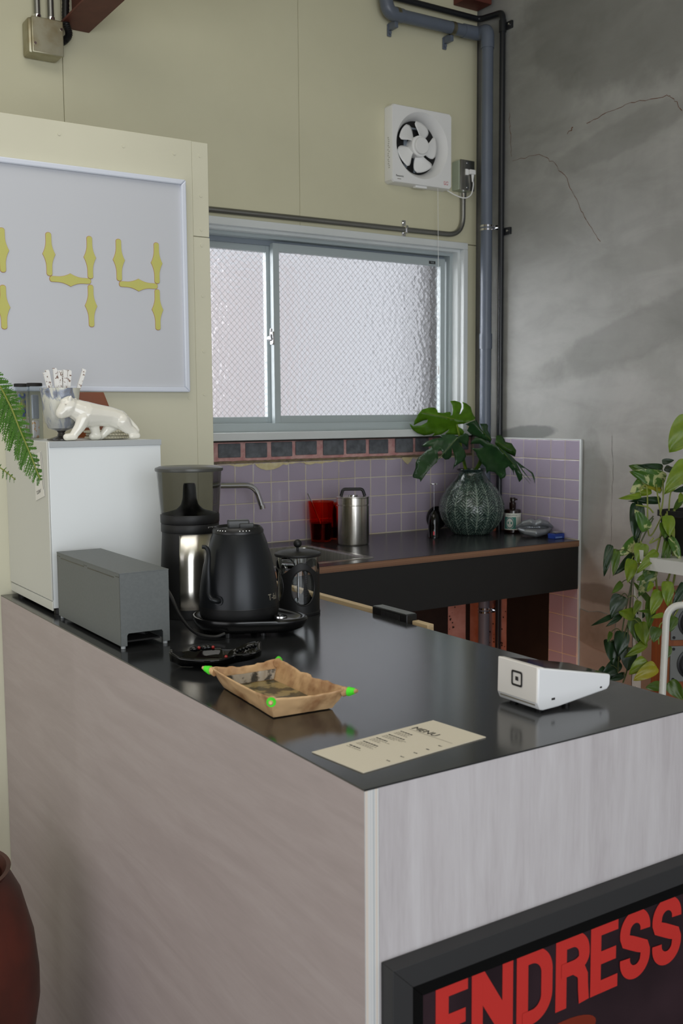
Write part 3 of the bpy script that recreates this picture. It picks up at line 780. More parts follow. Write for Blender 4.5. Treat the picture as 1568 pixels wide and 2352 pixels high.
for z in (2.077, .515):
    mb = MB(); mb.cyl((PX, PYY, z - .011), (PX, PYY, z - .003), .0255, n=32); mb.cyl((PX, PYY, z + .003), (PX, PYY, z + .011), .0255, n=32)
    mb.box(PX + .018, PX + .06, PYY - .032, PYY - .02, z - .009, z + .009, .001); mb.cyl((PX + .03, PYY - .043, z), (PX + .03, PYY - .02, z), .0055, n=10)
    mb.build('pipe_clamp', m_chrome, dp)
for x in (2.405, 2.675):
    mb = MB(); mb.cyl((x - .008, 3.30, 2.843), (x + .008, 3.30, 2.843), .0262, n=28); mb.build('pipe_clamp', m_galv, dp)
    mb = MB(); mb.box(x - .008, x + .008, 3.30, 3.349, 2.796, 2.824, .002); mb.box(x - .012, x + .006, 3.342, 3.349, 2.775, 2.82, .002); mb.cyl((x - .003, 3.336, 2.788), (x - .003, 3.345, 2.788), .006, n=10)
    mb.build('pipe_bracket', m_pvc, dp)
bp = thing('conduit_pipe', 'thin black vinyl pipe down the corner between grey pipe and concrete', 'pipe', (2.845, 3.197, FZ))
MB().cyl((2.846, 3.197, FZ), (2.846, 3.197, 2.87), .0115, n=20).build('riser', m_blkpipe, bp)
MB().tube(fillet([(2.846, 3.197, 2.84), (2.846, 3.197, 2.905), (2.845, 3.27, 2.912), (2.835, 3.325, 2.915), (2.79, 3.325, 2.915), (2.35, 3.325, 2.915)], .022, 8), .0118, 18).build('elbow', m_blkpipe, bp)
MB().cyl((2.846, 3.197, 2.83), (2.846, 3.197, 2.875), .0145, n=20).build('socket', m_blkpipe, bp)
for z in (2.059, 2.852):
    mb = MB(); mb.box(2.854, 2.8645, 3.155, 3.20, z - .014, z + .014, .0015); mb.build('saddle_tab', m_blkpipe, bp)
    MB().cyl((2.850, 3.168, z), (2.8555, 3.168, z), .0048, n=12).build('tab_screw', m_chrome, bp)

# ---- steel conduit and outlet box
cd = thing('conduit', 'thin grey steel conduit running above the window up to the outlet box', 'conduit', (2.2, 3.335, 2.055))
MB().tube(fillet([(1.15, 3.336, 2.046), (2.0, 3.336, 2.052), (2.763, 3.336, 2.056), (2.763, 3.336, 2.222)], .1, 14), .0105, 18).build('pipe_run', m_conduit, cd)
mb = MB(); mb.box(2.462, 2.479, 3.344, 3.350, 2.02, 2.092, .001); mb.box(2.464, 2.477, 3.322, 3.346, 2.04, 2.07, .004); mb.cyl((2.47, 3.338, 2.083), (2.47, 3.345, 2.083), .005, n=10)
mb.build('pipe_saddle', m_chrome, cd)
mb = MB(); mb.cyl((2.763, 3.336, 2.205), (2.763, 3.336, 2.235), .0145, n=18); mb.build('connector', m_chrome, cd)
ob = thing('outlet_box', 'steel outlet box on the yellow wall with the fan plug in it', 'outlet', (2.75, 3.35, 2.28))
MB().box(2.714, 2.785, 3.302, 3.350, 2.230, 2.346, .005).build('box', M('green_grey_box', (176, 186, 166), .5), ob)
MB().box(2.717, 2.790, 3.296, 3.303, 2.228, 2.3475, .002).build('cover_plate', m_steel, ob)
MB().box(2.741, 2.757, 3.2925, 3.297, 2.288, 2.312, .002).build('socket_face', m_white, ob)
for z in (2.240, 2.336): MB().cyl((2.752, 3.294, z), (2.752, 3.297, z), .004, n=10).build('cover_screw', m_chrome, ob)

# ---- extractor fan
fx, fz, fy = 2.528, 2.369, 3.300
fan = thing('extractor_fan', 'white square kitchen extractor fan with five blades on the yellow wall', 'fan', (fx, 3.35, fz))
hw, R1, R0 = .1435, .1265, .1015
cx_, cz_ = fx, fz + .006
n = 96; outer = []; r1 = []; r2 = []; r3 = []
def sq(a, h):
    c, s = math.cos(a), math.sin(a); k = h / max(abs(c), abs(s)); return c * k, s * k
rs = []
for hh, yy in ((hw + .003, 3.349), (hw + .003, fy + .006), (hw, fy)):
    rs.append([Vector((fx + sq(2 * PI * (j + .5) / n, hh)[0], yy, fz + sq(2 * PI * (j + .5) / n, hh)[1])) for j in range(n)])
def circ(R, yy, ox=0): return [Vector((cx_ + ox + R * math.cos(2 * PI * (j + .5) / n), yy, cz_ + R * math.sin(2 * PI * (j + .5) / n))) for j in range(n)]
rs += [circ(R1, fy - .0005), circ(R1 - .004, fy + .004), circ(R1 - .012, fy + .014, .0), circ(R0 + .004, fy + .03), circ(R0, fy + .048)]
MB().rings(rs, False, False).build('housing', m_white, fan, angle=30)
mb = MB(); mb.box(fx - .115, fx + .115, 3.345, 3.349, fz - .115, fz + .115); mb.build('cavity', m_dark, fan, smooth=False)
mb = MB(); mb.tube(fillet([(fx - .055, 3.342, fz + .02), (fx - .055, 3.342, fz + .078), (fx + .02, 3.342, fz + .078), (fx + .02, 3.342, fz + .02)], .02), .004, 8); mb.box(fx - .06, fx - .045, 3.34, 3.346, fz - .075, fz + .07); mb.box(fx - .012, fx - .004, 3.34, 3.346, fz - .09, fz - .03)
mb.build('motor_bracket', m_alu_dark, fan)
hx, hz = fx - .010, fz + .003
MB().lathe([(.0395, .028), (.0405, -.010), (.0385, -.013)], (hx, 3.312, hz), 36, axis='Y').build('hub', m_white, fan)
MB().lathe([(.032, -.012), (.032, -.024), (.0295, -.0265)], (hx, 3.312, hz), 36, axis='Y').build('spinner_cap', m_white, fan)
fb = None
for k, adeg in enumerate((62, -8, -82, -160, 128)):
    rows = []
    for i in range(9):
        t = i / 8; r = .030 + t * .066
        wdt = (.30 + .20 * math.sin(min(1, t * 1.05) * PI * .62)) * (1 if t < .85 else 1 - (t - .85) * 1.6)
        row = []
        for j in range(9):
            s = -1 + j / 4; a = s * wdt + t * .25
            row.append(Vector((r * math.cos(a), -s * .010 * (1 - .35 * t), r * math.sin(a))))
        rows.append(row)
    if fb is None:
        mb = MB(); vs = [[mb.bm.verts.new(p) for p in row] for row in rows]
        for i in range(8):
            for j in range(8): mb.bm.faces.new((vs[i][j], vs[i + 1][j], vs[i + 1][j + 1], vs[i][j + 1]))
        fb = mb.build('blade', m_white, fan, world=False, normals=False)
        sm = fb.modifiers.new('thick', 'SOLIDIFY'); sm.thickness = .0018
        o = fb
    else:
        o = bpy.data.objects.new('blade', fb.data); COL.objects.link(o); o.parent = fan
        sm = o.modifiers.new('thick', 'SOLIDIFY'); sm.thickness = .0018
    o.location = (hx - fx, 3.318 - 3.35, hz - fz); o.rotation_euler = (0, -math.radians(adeg), 0)
MB().box(fx - .028, fx + .028, 3.306, 3.325, fz - hw - .011, fz - hw + .002, .002).build('pull_tab', m_white, fan)
MB().tube([(2.614, 3.312, 2.225), (2.617, 3.311, 1.9), (2.618, 3.311, 1.52)], .0009, 6).build('pull_cord', m_white, fan)
MB().lathe([(.002, 0), (.003, .004), (.003, .03), (.0015, .034)], (2.618, 3.311, 1.49), 12).build('cord_weight', m_white, fan)
text_mesh('brand_lettering', 'Panasonic', .0098, m_ink, fan, (fx - .128, fy, fz - .124), (1, 0, 0), (0, 0, 1), .95, offset=.0002, lift=.0006)
MB().box(fx - .121, fx - .104, fy - .0006, fy + .001, fz - .1335, fz - .1315).build('model_line', m_greyink, fan, smooth=False)
mb = MB(); rq = random.Random(5)
for i in range(26):
    x = fx + .106 + rq.uniform(0, .021); z = fz - .1325 + rq.uniform(0, .0145); mb.box(x, x + .0022, fy - .0006, fy + .001, z, z + .0024)
tag(mb.build('red_stamp', M('stamp_red', (216, 120, 128), .6), fan, smooth=False), kind='stuff')
mb = MB()
for i in range(16):
    z = fz + .02 - i * .0075; y = 3.318 + rq.uniform(-.004, .004); mb.box(fx - hw - .0036, fx - hw - .0025, y, y + .008, z, z + .0042)
tag(mb.build('moulded_marks', M('moulded_grey', (196, 196, 190), .5), fan, smooth=False), kind='stuff')
pc = MB().tube(spline([(2.668, 3.325, 2.226), (2.70, 3.305, 2.205), (2.735, 3.292, 2.196), (2.765, 3.288, 2.212), (2.775, 3.286, 2.25), (2.772, 3.287, 2.27)], 8), .0024, 8).build('power_cord', m_white, fan)
mb = MB(); mb.box(2.752, 2.782, 3.278, 3.2925, 2.290, 2.309, .003); mb.tube([(2.772, 3.287, 2.292), (2.772, 3.287, 2.262)], [.0065, .003], 10)
mb.build('plug', m_white, pc)

# ---- zinc junction box, top left
jb = thing('junction_box', 'old square zinc junction box with two steel conduits and black hose at top left', 'junction box', (1.05, 3.35, 2.5))
MB().box(.995, 1.10, 3.286, 3.35, 2.452, 2.560, .008).build('box', m_boxsteel, jb)
MB().box(1.004, 1.103, 3.277, 3.287, 2.453, 2.561, .003).build('cover', m_boxsteel, jb)
for x, z in ((1.013, 2.480), (1.096, 2.535)): MB().cyl((x, 3.2745, z), (x, 3.278, z), .0042, n=10).build('cover_screw', m_chrome, jb)
for x in (1.037, 1.080):
    MB().cyl((x, 3.325, 2.56), (x, 3.325, 3.29), .0098, n=16).build('riser_conduit', m_conduit, jb)
    mb = MB(); mb.cyl((x, 3.325, 2.562), (x, 3.325, 2.582), .0125, n=16); mb.cyl((x, 3.31, 2.575), (x, 3.318, 2.575), .005, n=8); mb.build('connector', m_chrome, jb)
mb = MB(); pts = spline([(1.118, 3.30, 2.86), (1.121, 3.30, 2.66), (1.119, 3.30, 2.575), (1.128, 3.30, 2.535), (1.118, 3.31, 2.516), (1.104, 3.32, 2.508)], 14)
mb.tube(pts, [.0122 if i % 2 else .0108 for i in range(len(pts))], 12); mb.build('black_hose', m_black, jb)

# ================================================================== whiteboard
wbd = thing('whiteboard', 'white wall board with yellow digit segments on the cream partition', 'whiteboard', (.6, PY, 1.66))
MB().box(.10, 1.108, 2.4325, 2.4395, 1.402, 1.915).build('panel', m_wb, wbd, smooth=False)
def frame_bar(pts):
    MB().prism(pts, XZ, 2.424, 2.4405, bev=.003).build('frame_bar', m_wbframe, wbd)
xa, xb, za, zb, fw = .09, 1.117, 1.3945, 1.9215, .0135
frame_bar([(xa, zb), (xb, zb), (xb - fw, zb - fw), (xa + fw, zb - fw)])
frame_bar([(xa, za), (xa + fw, za + fw), (xb - fw, za + fw), (xb, za)])
frame_bar([(xb, zb), (xb, za), (xb - fw, za + fw), (xb - fw, zb - fw)])
frame_bar([(xa, zb), (xa + fw, zb - fw), (xa + fw, za + fw), (xa, za)])
def seg_poly(L, wmid, wend, grow=0.0):
    pts = []
    def half(t):  # half width along t in [-1,1]
        a = abs(t); return wend / 2 + (wmid - wend) / 2 * max(0, (1 - a / .66)) ** 1.9 + grow
    n = 26; h = L / 2 + grow
    right = []
    for i in range(n + 1):
        t = -1 + 2 * i / n; z = t * (h - wend / 2)
        right.append((half(t), z))
    top = [(math.cos(a) * (wend / 2 + grow), h - wend / 2 + math.sin(a) * (wend / 2 + grow) * .8) for a in [PI * k / 8 for k in range(1, 8)]]
    left = [(-x, z) for x, z in right[::-1]]
    bot = [(-x, -z) for x, z in top]
    return right + top + left + bot
def digit_segment(x, z, vertical=True):
    for gr, y0, y1, mat, nm in ((.0006, 2.4316, 2.4327, m_yeledge, 'edge'), (0, 2.4306, 2.4318, m_yel, 'face')):
        fn = (lambda u, v, d: (x + u, d, z + v)) if vertical else (lambda u, v, d: (x + v, d, z + u))
        mb = MB().prism(seg_poly(.1015, .030, .0128, gr), fn, y0, y1)
        if nm == 'edge': e = mb
        else: f = mb.build('digit_segment', mat, wbd, smooth=False)
    e.build('segment_edge', m_yeledge, f, smooth=False)
for x, z, vv in ((.660, 1.7145, 1), (.658, 1.586, 1), (.767, 1.7135, 1), (.8655, 1.713, 1), (.8165, 1.657, 0), (.865, 1.599, 1), (.938, 1.7125, 1), (1.036, 1.712, 1), (.987, 1.6555, 0), (1.0355, 1.598, 1)):
    digit_segment(x, z, vv)
# ================================================================== counter
CT = .92
ct = thing('counter', 'plywood service counter with black top and pinkish washed sides', 'counter', (.92, 1.6, FZ))
MB().box(.628, .6475, .926, 2.438, FZ, CT - .0022).build('side_panel', [m_ply_side], ct, smooth=False)
MB().box(.6282, .6473, .9252, .9264, FZ, CT - .0022).build('panel_edge', m_ply_strip, ct, smooth=False)
MB().box(.6482, 1.213, .926, .945, FZ, CT - .0022).build('end_panel', m_ply_end, ct, smooth=False)
MB().box(1.196, 1.213, .945, 2.438, FZ, CT - .0022).build('back_panel', m_rawply, ct, smooth=False)
MB().box(.628, 1.2145, .9255, 2.438, CT - .0022, CT, .0004, 1).build('laminate_top', m_lam, ct, smooth=False)

# raw plywood shelf fixed behind the counter
bs = thing('plywood_shelf', 'raw plywood shelf with upright lip just behind the counter edge', 'shelf', (1.28, 2.0, .86))
MB().box(1.2145, 1.249, 1.59, 2.435, .858, .873, .001).build('shelf_board', m_rawply, bs)
MB().box(1.233, 1.249, 1.768, 2.435, .873, .9235, .0015).build('lip', m_rawply, bs)
MB().box(1.233, 1.249, 1.592, 1.643, .873, .9215, .0015).build('lip', m_rawply, bs)
for y in (1.60, 2.40):
    MB().box(1.2145, 1.247, y, y + .016, .70, .858, .001).build('bracket', m_rawply, bs)
dv = thing('card_printer', 'flat black device with vented side behind the far counter edge', 'device', (1.235, 1.70, .873))
MB().box(1.2205, 1.247, 1.6445, 1.766, .8732, .934, .002).build('body', m_black, dv)
mb = MB()
for i in range(15): mb.box(1.2192, 1.2212, 1.668 + i * .0045, 1.6702 + i * .0045, .915, .930)
tag(mb.build('vent_slots', m_dark, dv, smooth=False), kind='stuff')
MB().box(1.2225, 1.2455, 1.648, 1.763, .9335, .9348).build('lid', m_greybox, dv, smooth=False)

# ================================================================== small refrigerator
fr = thing('small_refrigerator', 'boxy white refrigerator standing on the far end of the counter', 'refrigerator', (.78, 2.28, CT))
MB().box(.6560, .905, 2.126, 2.440, .9335, 1.2835, .0015).build('body', m_fridge, fr)
MB().box(.652, .6556, 2.1255, 2.440, .9505, 1.2845, .0012).build('door', m_fridge_shade, fr)
MB().box(.6532, .6565, 2.1265, 2.440, .9285, .9485, .0012).build('kick_panel', m_fridge_shade, fr)
MB().box(.6580, .906, 2.1235, 2.1275, 1.2715, 1.2845, .0008).build('top_trim', m_fridgetrim, fr)
for x in (.672, .885):
    for y in (2.14, 2.41): MB().cyl((x, y, CT + .0003), (x, y, .934), .011, n=16).build('foot', m_black, fr)
MB().box(.668, .90, 2.14, 2.435, .927, .934).build('base_plate', m_black, fr, smooth=False)
# paper drawing held on the door
pp = thing('paper_drawing', 'small paper with a dark ink sketch and the word CLEAN stuck on the refrigerator door', 'drawing', (.6515, 2.18, 1.21))
mb = MB(); mb.prism([(2.212, 1.253), (2.161, 1.264), (2.147, 1.170), (2.209, 1.156)], YZ, .6505, .6513); mb.build('sheet', m_paper, pp, smooth=False)
def stroke(mb, pts, wd, fn, d):
    P = [Vector(p) for p in pts]
    for a, bb in zip(P[:-1], P[1:]):
        t = (bb - a).normalized(); nn = Vector((-t.y, t.x)) * wd
        mb.face([fn(*(a + nn), d), fn(*(a - nn), d), fn(*(bb - nn), d), fn(*(bb + nn), d)])
mb = MB()
stroke(mb, [(2.164, 1.262), (2.156, 1.215), (2.152, 1.184)], .0009, YZ, .6503)
for q in ([(2.196, 1.250), (2.186, 1.246), (2.180, 1.236), (2.186, 1.226)], [(2.192, 1.244), (2.186, 1.236)], [(2.189, 1.226), (2.178, 1.214), (2.176, 1.2)], [(2.184, 1.242), (2.178, 1.232)], [(2.194, 1.205), (2.190, 1.194), (2.193, 1.19)], [(2.184, 1.206), (2.180, 1.194)]):
    stroke(mb, q, .0013, YZ, .6503)
mb.build('sketch_lines', m_ink, pp, smooth=False)
text_mesh('handwriting', '"CLEAN"', .0105, m_ink, pp, (.6503, 2.2005, 1.1695), (0, -1, .24), (0, .05, 1), .82)

# ---- things on top of the refrigerator
FT = 1.2847
gb = thing('goblet', 'footed milk glass goblet painted in blue holding paper straws', 'goblet', (.713, 2.215, FT))
MB().lathe([(.031, 0), (.031, .0025), (.020, .0055), (.009, .009), (.007, .016), (.011, .021)], (0, 0, 0), 40).build('foot', M('smoky_foot', (62, 60, 58), .15, coat=.4), gb, world=False)
MB().lathe([(.011, .0205), (.027, .026), (.0335, .040), (.0365, .056), (.0385, .08), (.0425, .112), (.041, .112), (.037, .08), (.0348, .056), (.0315, .041), (.022, .031), (.004, .027)], (0, 0, 0), 48, cap0=False).build('bowl', m_goblet, gb, world=False)
rq = random.Random(11)
straws = [(-.022, -.008, -.036, -.012), (-.016, .0, -.027, .002), (-.012, -.010, -.014, -.012), (-.004, -.012, -.004, -.013), (.000, -.004, .002, -.004), (.006, -.012, .008, -.015), (.010, -.003, .013, -.003), (.014, -.010, .019, -.012), (.019, .002, .022, .004), (.028, -.006, .054, -.008)]
nm = ['bent far left', 'second from left', 'third from left', 'fourth from left', 'hidden in the middle', 'tallest, right of the middle', 'behind the tall one', 'third from right', 'second from right', 'leaning out alone at the right']
for i, (xa_, ya_, xb_, yb_) in enumerate(straws):
    h = 1.434 + rq.uniform(-.004, .006)
    if i == 0: h = 1.430
    s_ = MB(); a = Vector((gb.location.x + xa_ * .55, gb.location.y + ya_, FT + .045)); bq = Vector((gb.location.x + xb_ * .98, gb.location.y + yb_, h))
    d = (bq - a).normalized(); u = d.cross(Vector((0, 1, 0))).normalized(); v_ = u.cross(d)
    hwid = .0042
    s_.rings([[p + u * hwid * c1 + v_ * .0016 * c2 for c1, c2 in ((-1, -1), (1, -1), (1, 1), (-1, 1))] for p in (a, a.lerp(bq, .5), a.lerp(bq, .97), bq + u * .0014)])
    o = s_.build('paper_straw', m_wrap)
    tag(o, 'white printed paper straw sleeve in the goblet, ' + nm[i], 'straw', 'paper straws in the goblet')

pan = MB()
Yp = 2.168
limb(pan, [(.6975, Yp - .004, 1.3430), (.709, Yp - .002, 1.3535), (.717, Yp, 1.356)], [.0122, .0165, .0215])
limb(pan, [(.6985, Yp - .006, 1.3395), (.71, Yp - .004, 1.3435)], [.0086, .010])
limb(pan, [(.7055, Yp - .004, 1.366), (.7155, Yp - .002, 1.3695)], [.0095, .0105])
limb(pan, [(.714, Yp - .013, 1.372), (.716, Yp - .013, 1.3775)], [.0050, .0030]); limb(pan, [(.7295, Yp + .006, 1.3700), (.733, Yp + .006, 1.3725)], [.0050, .0030])
limb(pan, [(.723, Yp, 1.353), (.738, Yp, 1.348), (.752, Yp, 1.340)], [.0195, .0240, .0285])
limb(pan, [(.752, Yp, 1.340), (.78, Yp, 1.338), (.806, Yp, 1.335), (.826, Yp, 1.328)], [.0290, .0242, .0220, .0225])
limb(pan, [(.744, Yp - .012, 1.333), (.733, Yp - .014, 1.313), (.721, Yp - .014, 1.298)], [.0165, .012, .0095])
limb(pan, [(.704, Yp - .015, 1.2925), (.720, Yp - .015, 1.2935)], [.0078, .0085])
limb(pan, [(.766, Yp + .010, 1.334), (.774, Yp + .010, 1.312), (.778, Yp + .010, 1.297)], [.0165, .0115, .0095])
limb(pan, [(.768, Yp + .008, 1.2925), (.781, Yp + .009, 1.293)], [.0078, .0085])
limb(pan, [(.830, Yp - .009, 1.324), (.842, Yp - .011, 1.309), (.856, Yp - .012, 1.301), (.858, Yp - .012, 1.296)], [.0185, .0125, .009, .0085])
limb(pan, [(.850, Yp - .014, 1.2925), (.862, Yp - .013, 1.293)], [.0075, .0080])
limb(pan, [(.818, Yp + .012, 1.320), (.806, Yp + .014, 1.308), (.796, Yp + .015, 1.297), (.790, Yp + .015, 1.2925)], [.0165, .0115, .0085, .0078])
limb(pan, [(.836, Yp - .002, 1.340), (.850, Yp - .004, 1.326), (.862, Yp - .008, 1.311), (.8635, Yp - .012, 1.304)], [.0055, .005, .0048, .0055])
pr_ = thing('panther_figurine', 'cream white glazed pacing panther figurine on the refrigerator front edge', 'figurine', (.78, Yp, FT))
voxel('body', pan, m_panther, pr_, .0013, 5)
# press feet flat
bodyp = pr_.children[0]
for v in bodyp.data.vertices: v.co.z = max(v.co.z, .0003)
mb = MB()
mb.sphere((.7035, Yp - .0165, 1.3615), .0016, 10); mb.build('eye', M('eye_glaze', (206, 200, 188), .1, coat=.5), pr_)

# clear tubes with packets behind the goblet
def clear_tube(x, y, label):
    t = thing('clear_canister', label, 'canister', (x, y, FT), group='clear tube canisters on the refrigerator')
    MB().lathe([(.0005, .0), (.0165, .0), (.0165, .122), (.0155, .122), (.0155, .0015), (.0005, .0015)], (0, 0, .0003), 36, cap0=False, cap1=False).build('tube', m_acryl, t, world=False)
    MB().lathe([(.0172, .119), (.0172, .125), (.016, .1262)], (0, 0, 0), 36).build('lid', m_dark, t, world=False)
    return t
clear_tube(.679, 2.385, 'clear tube canister with grey lid, left one half behind the fern')
clear_tube(.692, 2.330, 'clear tube canister with grey lid, next to the blue painted goblet')
def packet(x, y, z0, z1, wd, mat, label, rz):
    mb = MB(); t = bmesh.new(); 
    mb.box(-wd / 2, wd / 2, -.003, .003, z0, z1, .0025)
    o = mb.build('packet', mat); o.location = (x, y, 0); o.rotation_euler = (0, 0, rz)
    tag(o, label, 'packet', 'packets inside the clear canisters')
m_pk1 = M('packet_blue', (50, 80, 170), .4, col2=(200, 200, 70), scale=70); m_pk2 = M('packet_silver', (176, 180, 188), .3, .3); m_pk3 = M('packet_orange', (226, 220, 216), .5, col2=(216, 170, 120), scale=120, lo=.5, hi=.56)
packet(.679, 2.385, FT + .05, FT + .105, .02, m_pk1, 'blue and yellow packet inside the left canister', .5)
packet(.679, 2.386, FT + .003, FT + .048, .02, m_pk3, 'pale packet at the bottom of the left canister', .3)
packet(.692, 2.330, FT + .046, FT + .1, .02, m_pk2, 'silver grey packet inside the canister beside the goblet', .5)
packet(.692, 2.330, FT + .003, FT + .043, .021, m_pk3, 'white packet with orange stripes in the canister beside the goblet', .6)
# amber acrylic stand
ac = thing('amber_stand', 'brown see-through acrylic stand leaning behind the panther', 'stand', (.85, 2.38, FT))
MB().prism([(.79, FT + .0005), (.902, FT + .0005), (.861, 1.3915), (.80, 1.3915)], XZ, 2.352, 2.358, bev=.001).build('front_panel', M('amber_panel', (124, 68, 36), .3, coat=.3), ac)
MB().box(.798, .859, 2.358, 2.39, FT + .0005, FT + .004, .0005).build('foot', m_amber, ac)
# beaded glass dishes
for i, (nm_, dx) in enumerate((('bottom', 0), ('middle', .003), ('top', -.002))):
    d_ = thing('beaded_dish', 'clear beaded glass dish behind the panther legs, %s of the stack' % nm_, 'dish', (.835 + dx, 2.265, FT + .0065 * i + .0003), group='stacked beaded glass dishes')
    MB().lathe([(.001, 0), (.046, 0), (.049, .0055), (.047, .006), (.044, .002), (.001, .002)], (0, 0, 0), 40).build('plate', m_beads, d_, world=False)
    mb = MB()
    for k in range(44):
        a = 2 * PI * k / 44; mb.ico((.0485 * math.cos(a), .0485 * math.sin(a), .003), .0027, 1)
    tag(mb.build('bead_rim', m_beads, d_, world=False), kind='stuff')
# ================================================================== things on the counter
# ---- grey cable box
cb = thing('cable_box', 'grey sheet steel cable box with legs on the counter by the refrigerator', 'box', (.70, 1.91, CT))
x0, x1, y0, y1, z0, z1 = .655, .7485, 1.737, 2.090, CT + .0055, 1.0585
MB().box(x0, x0 + .0016, y0, y1, z0, z1 - .001, .0004, 1).build('front_panel', m_greybox, cb)
MB().box(x1 - .0016, x1, y0, y1, z0, z1 - .001, .0004, 1).build('rear_panel', m_greybox, cb)
cut = [(x0, z0), (x0 + .0115, z0), (x0 + .0115, z0 + .019), (x0 + .014, z0 + .0225), (x1 - .0155, z0 + .0225), (x1 - .013, z0 + .019), (x1 - .013, z0), (x1, z0), (x1, z1 - .001), (x0, z1 - .001)]
MB().prism(cut, XZ, y0 - .0004, y0 + .0014).build('end_panel', m_greybox, cb)
MB().prism(cut, XZ, y1 - .0014, y1 + .0004).build('end_panel', m_greybox, cb)
MB().box(x0 - .0006, x1 + .0006, y0 - .0008, y1 + .0008, z1 - .002, z1, .0006).build('lid', m_greybox, cb)
for a, bq in ((1.765, 1.905), (1.925, 2.065)): MB().box(x0 - .0003, x0 + .001, a, bq, z1 - .0118, z1 - .0098).build('slot', m_blackgloss, cb, smooth=False)
for a in (1.739, 1.908, 2.07): MB().box(x0 - .0003, x0 + .001, a, a + .018, z1 - .0082, z1 - .0072).build('slot', m_blackgloss, cb, smooth=False)
for x in (x0 + .006, x1 - .0065):
    for y in (y0 + .006, y1 - .006): MB().cyl((x, y, CT + .0003), (x, y, z0 + .001), .0042, n=14).build('foot', m_fridgetrim, cb)
MB().box(x0 + .012, x1 - .014, y0 + .012, y1 - .012, z0 + .004, z0 + .007).build('tray', m_dark, cb, smooth=False)
mb = MB(); mb.tube(spline([(.67, 1.76, CT + .016), (.69, 1.78, CT + .021), (.715, 1.77, CT + .017), (.73, 1.80, CT + .018)], 8), .0025, 8); mb.build('cable_end', m_black, cb)

# ---- coffee grinder
gx, gy = .899, 1.967
gr = thing('coffee_grinder', 'tall black coffee grinder with smoked bean hopper and shiny steel front', 'grinder', (gx, gy, CT))
MB().lathe([(.066, 0), (.0665, .004), (.0655, .012), (.0645, .06), (.0612, .12), (.0585, .170), (.0585, .176)], (0, 0, .0004), 64).build('body', m_blackmatt, gr, world=False)
# polished steel front shell
ang0 = math.atan2(-.908, -.418)
rows = []
prof = [(.0662, .020), (.0650, .06), (.0617, .12), (.0590, .1745)]
A0, A1 = ang0 - math.radians(22), ang0 + math.radians(92)
for r, z in prof: rows.append([Vector((r * math.cos(A0 + (A1 - A0) * j / 40), r * math.sin(A0 + (A1 - A0) * j / 40), z)) for j in range(41)])
mb = MB(); vs = [[mb.bm.verts.new(p) for p in r] for r in rows]
for i in range(3):
    for j in range(40): mb.bm.faces.new((vs[i][j], vs[i][j + 1], vs[i + 1][j + 1], vs[i + 1][j]))
o = mb.build('steel_front', m_steelfront, gr, world=False, normals=False); sd = o.modifiers.new('t', 'SOLIDIFY'); sd.thickness = .001
MB().lathe([(.0595, .1765), (.0602, .178), (.0602, .1925), (.0595, .194)], (0, 0, 0), 64).build('setting_ring', m_blackmatt, gr, world=False)
MB().lathe([(.0598, .1945), (.0608, .196), (.0612, .212), (.0605, .2135)], (0, 0, 0), 64).build('hopper_collar', m_blackmatt, gr, world=False)
MB().lathe([(.0605, .213), (.0635, .25), (.0672, .302), (.0660, .302), (.0623, .25), (.0593, .214)], (0, 0, 0), 64, cap0=False, cap1=False).build('hopper', m_smoke, gr, world=False)
MB().lathe([(.0695, .302), (.0705, .305), (.0700, .3085), (.062, .3115), (.001, .3125)], (0, 0, 0), 64).build('hopper_lid', M('hopper_lid', (70, 70, 66), .3), gr, world=False)
MB().lathe([(.058, .2138), (.045, .217), (.028, .222), (.018, .232), (.0145, .245), (.0128, .272), (.011, .276), (.001, .2765)], (0, 0, 0), 40).build('feed_cone', m_black, gr, world=False)
mb = MB()
for k in range(11):
    a = ang0 + math.radians(38 + k * 3.6); c = Vector((math.cos(a), math.sin(a), 0)) * .0604; hh = .003 if k % 3 == 0 else .0016
    t = Vector((-math.sin(a), math.cos(a), 0)) * .0005
    mb.face([c - t + Vector((0, 0, .1895)), c + t + Vector((0, 0, .1895)), c + t + Vector((0, 0, .1895 - hh)), c - t + Vector((0, 0, .1895 - hh))])
tag(mb.build('scale_marks', m_white, gr, world=False, smooth=False), kind='stuff')

# ---- electric gooseneck kettle on its base
kx, ky = .909, 1.770
kt = thing('gooseneck_kettle', 'matte black electric gooseneck kettle on its black base', 'kettle', (kx, ky, CT))
kp = [(.060, .0235), (.070, .0245), (.0752, .031), (.0772, .042), (.0778, .052), (.0765, .070), (.0735, .095), (.0688, .122), (.0625, .150), (.0560, .172), (.0505, .187), (.0475, .1935)]
MB().lathe([(r, z) for r, z in kp if z <= .0521], (0, 0, 0), 72).build('lower_band', m_blackmatt, kt, world=False, angle=50)
MB().lathe([(.0772, .0519)] + [(r, z) for r, z in kp if z > .0520], (0, 0, 0), 72).build('body', m_kettle, kt, world=False, angle=50)
MB().lathe([(.0779, .0515), (.0782, .0525), (.0779, .0535)], (0, 0, 0), 72, cap0=False, cap1=False).build('body_seam', m_black, kt, world=False)
MB().lathe([(.0492, .1915), (.0495, .196), (.0465, .201), (.0440, .2035), (.0425, .2025), (.041, .199), (.001, .1985)], (0, 0, 0), 64).build('lid', m_black, kt, world=False)
mb = MB(); vd = math.atan2(-.857, -.514)
R2 = Matrix.Rotation(math.radians(18), 4, 'Z')
t = bmesh.new(); 
kn = MB(); kn.box(-.020, .022, -.009, .009, .1985, .2160, .003); kn.box(.002, .030, -.0125, .0055, .1985, .2095, .002)
kn.bm.transform(Matrix.Rotation(math.radians(-22), 4, 'Z')); kn.build('lid_knob', M('knob_grey', (56, 57, 58), .35), kt, world=False)
mb = MB()
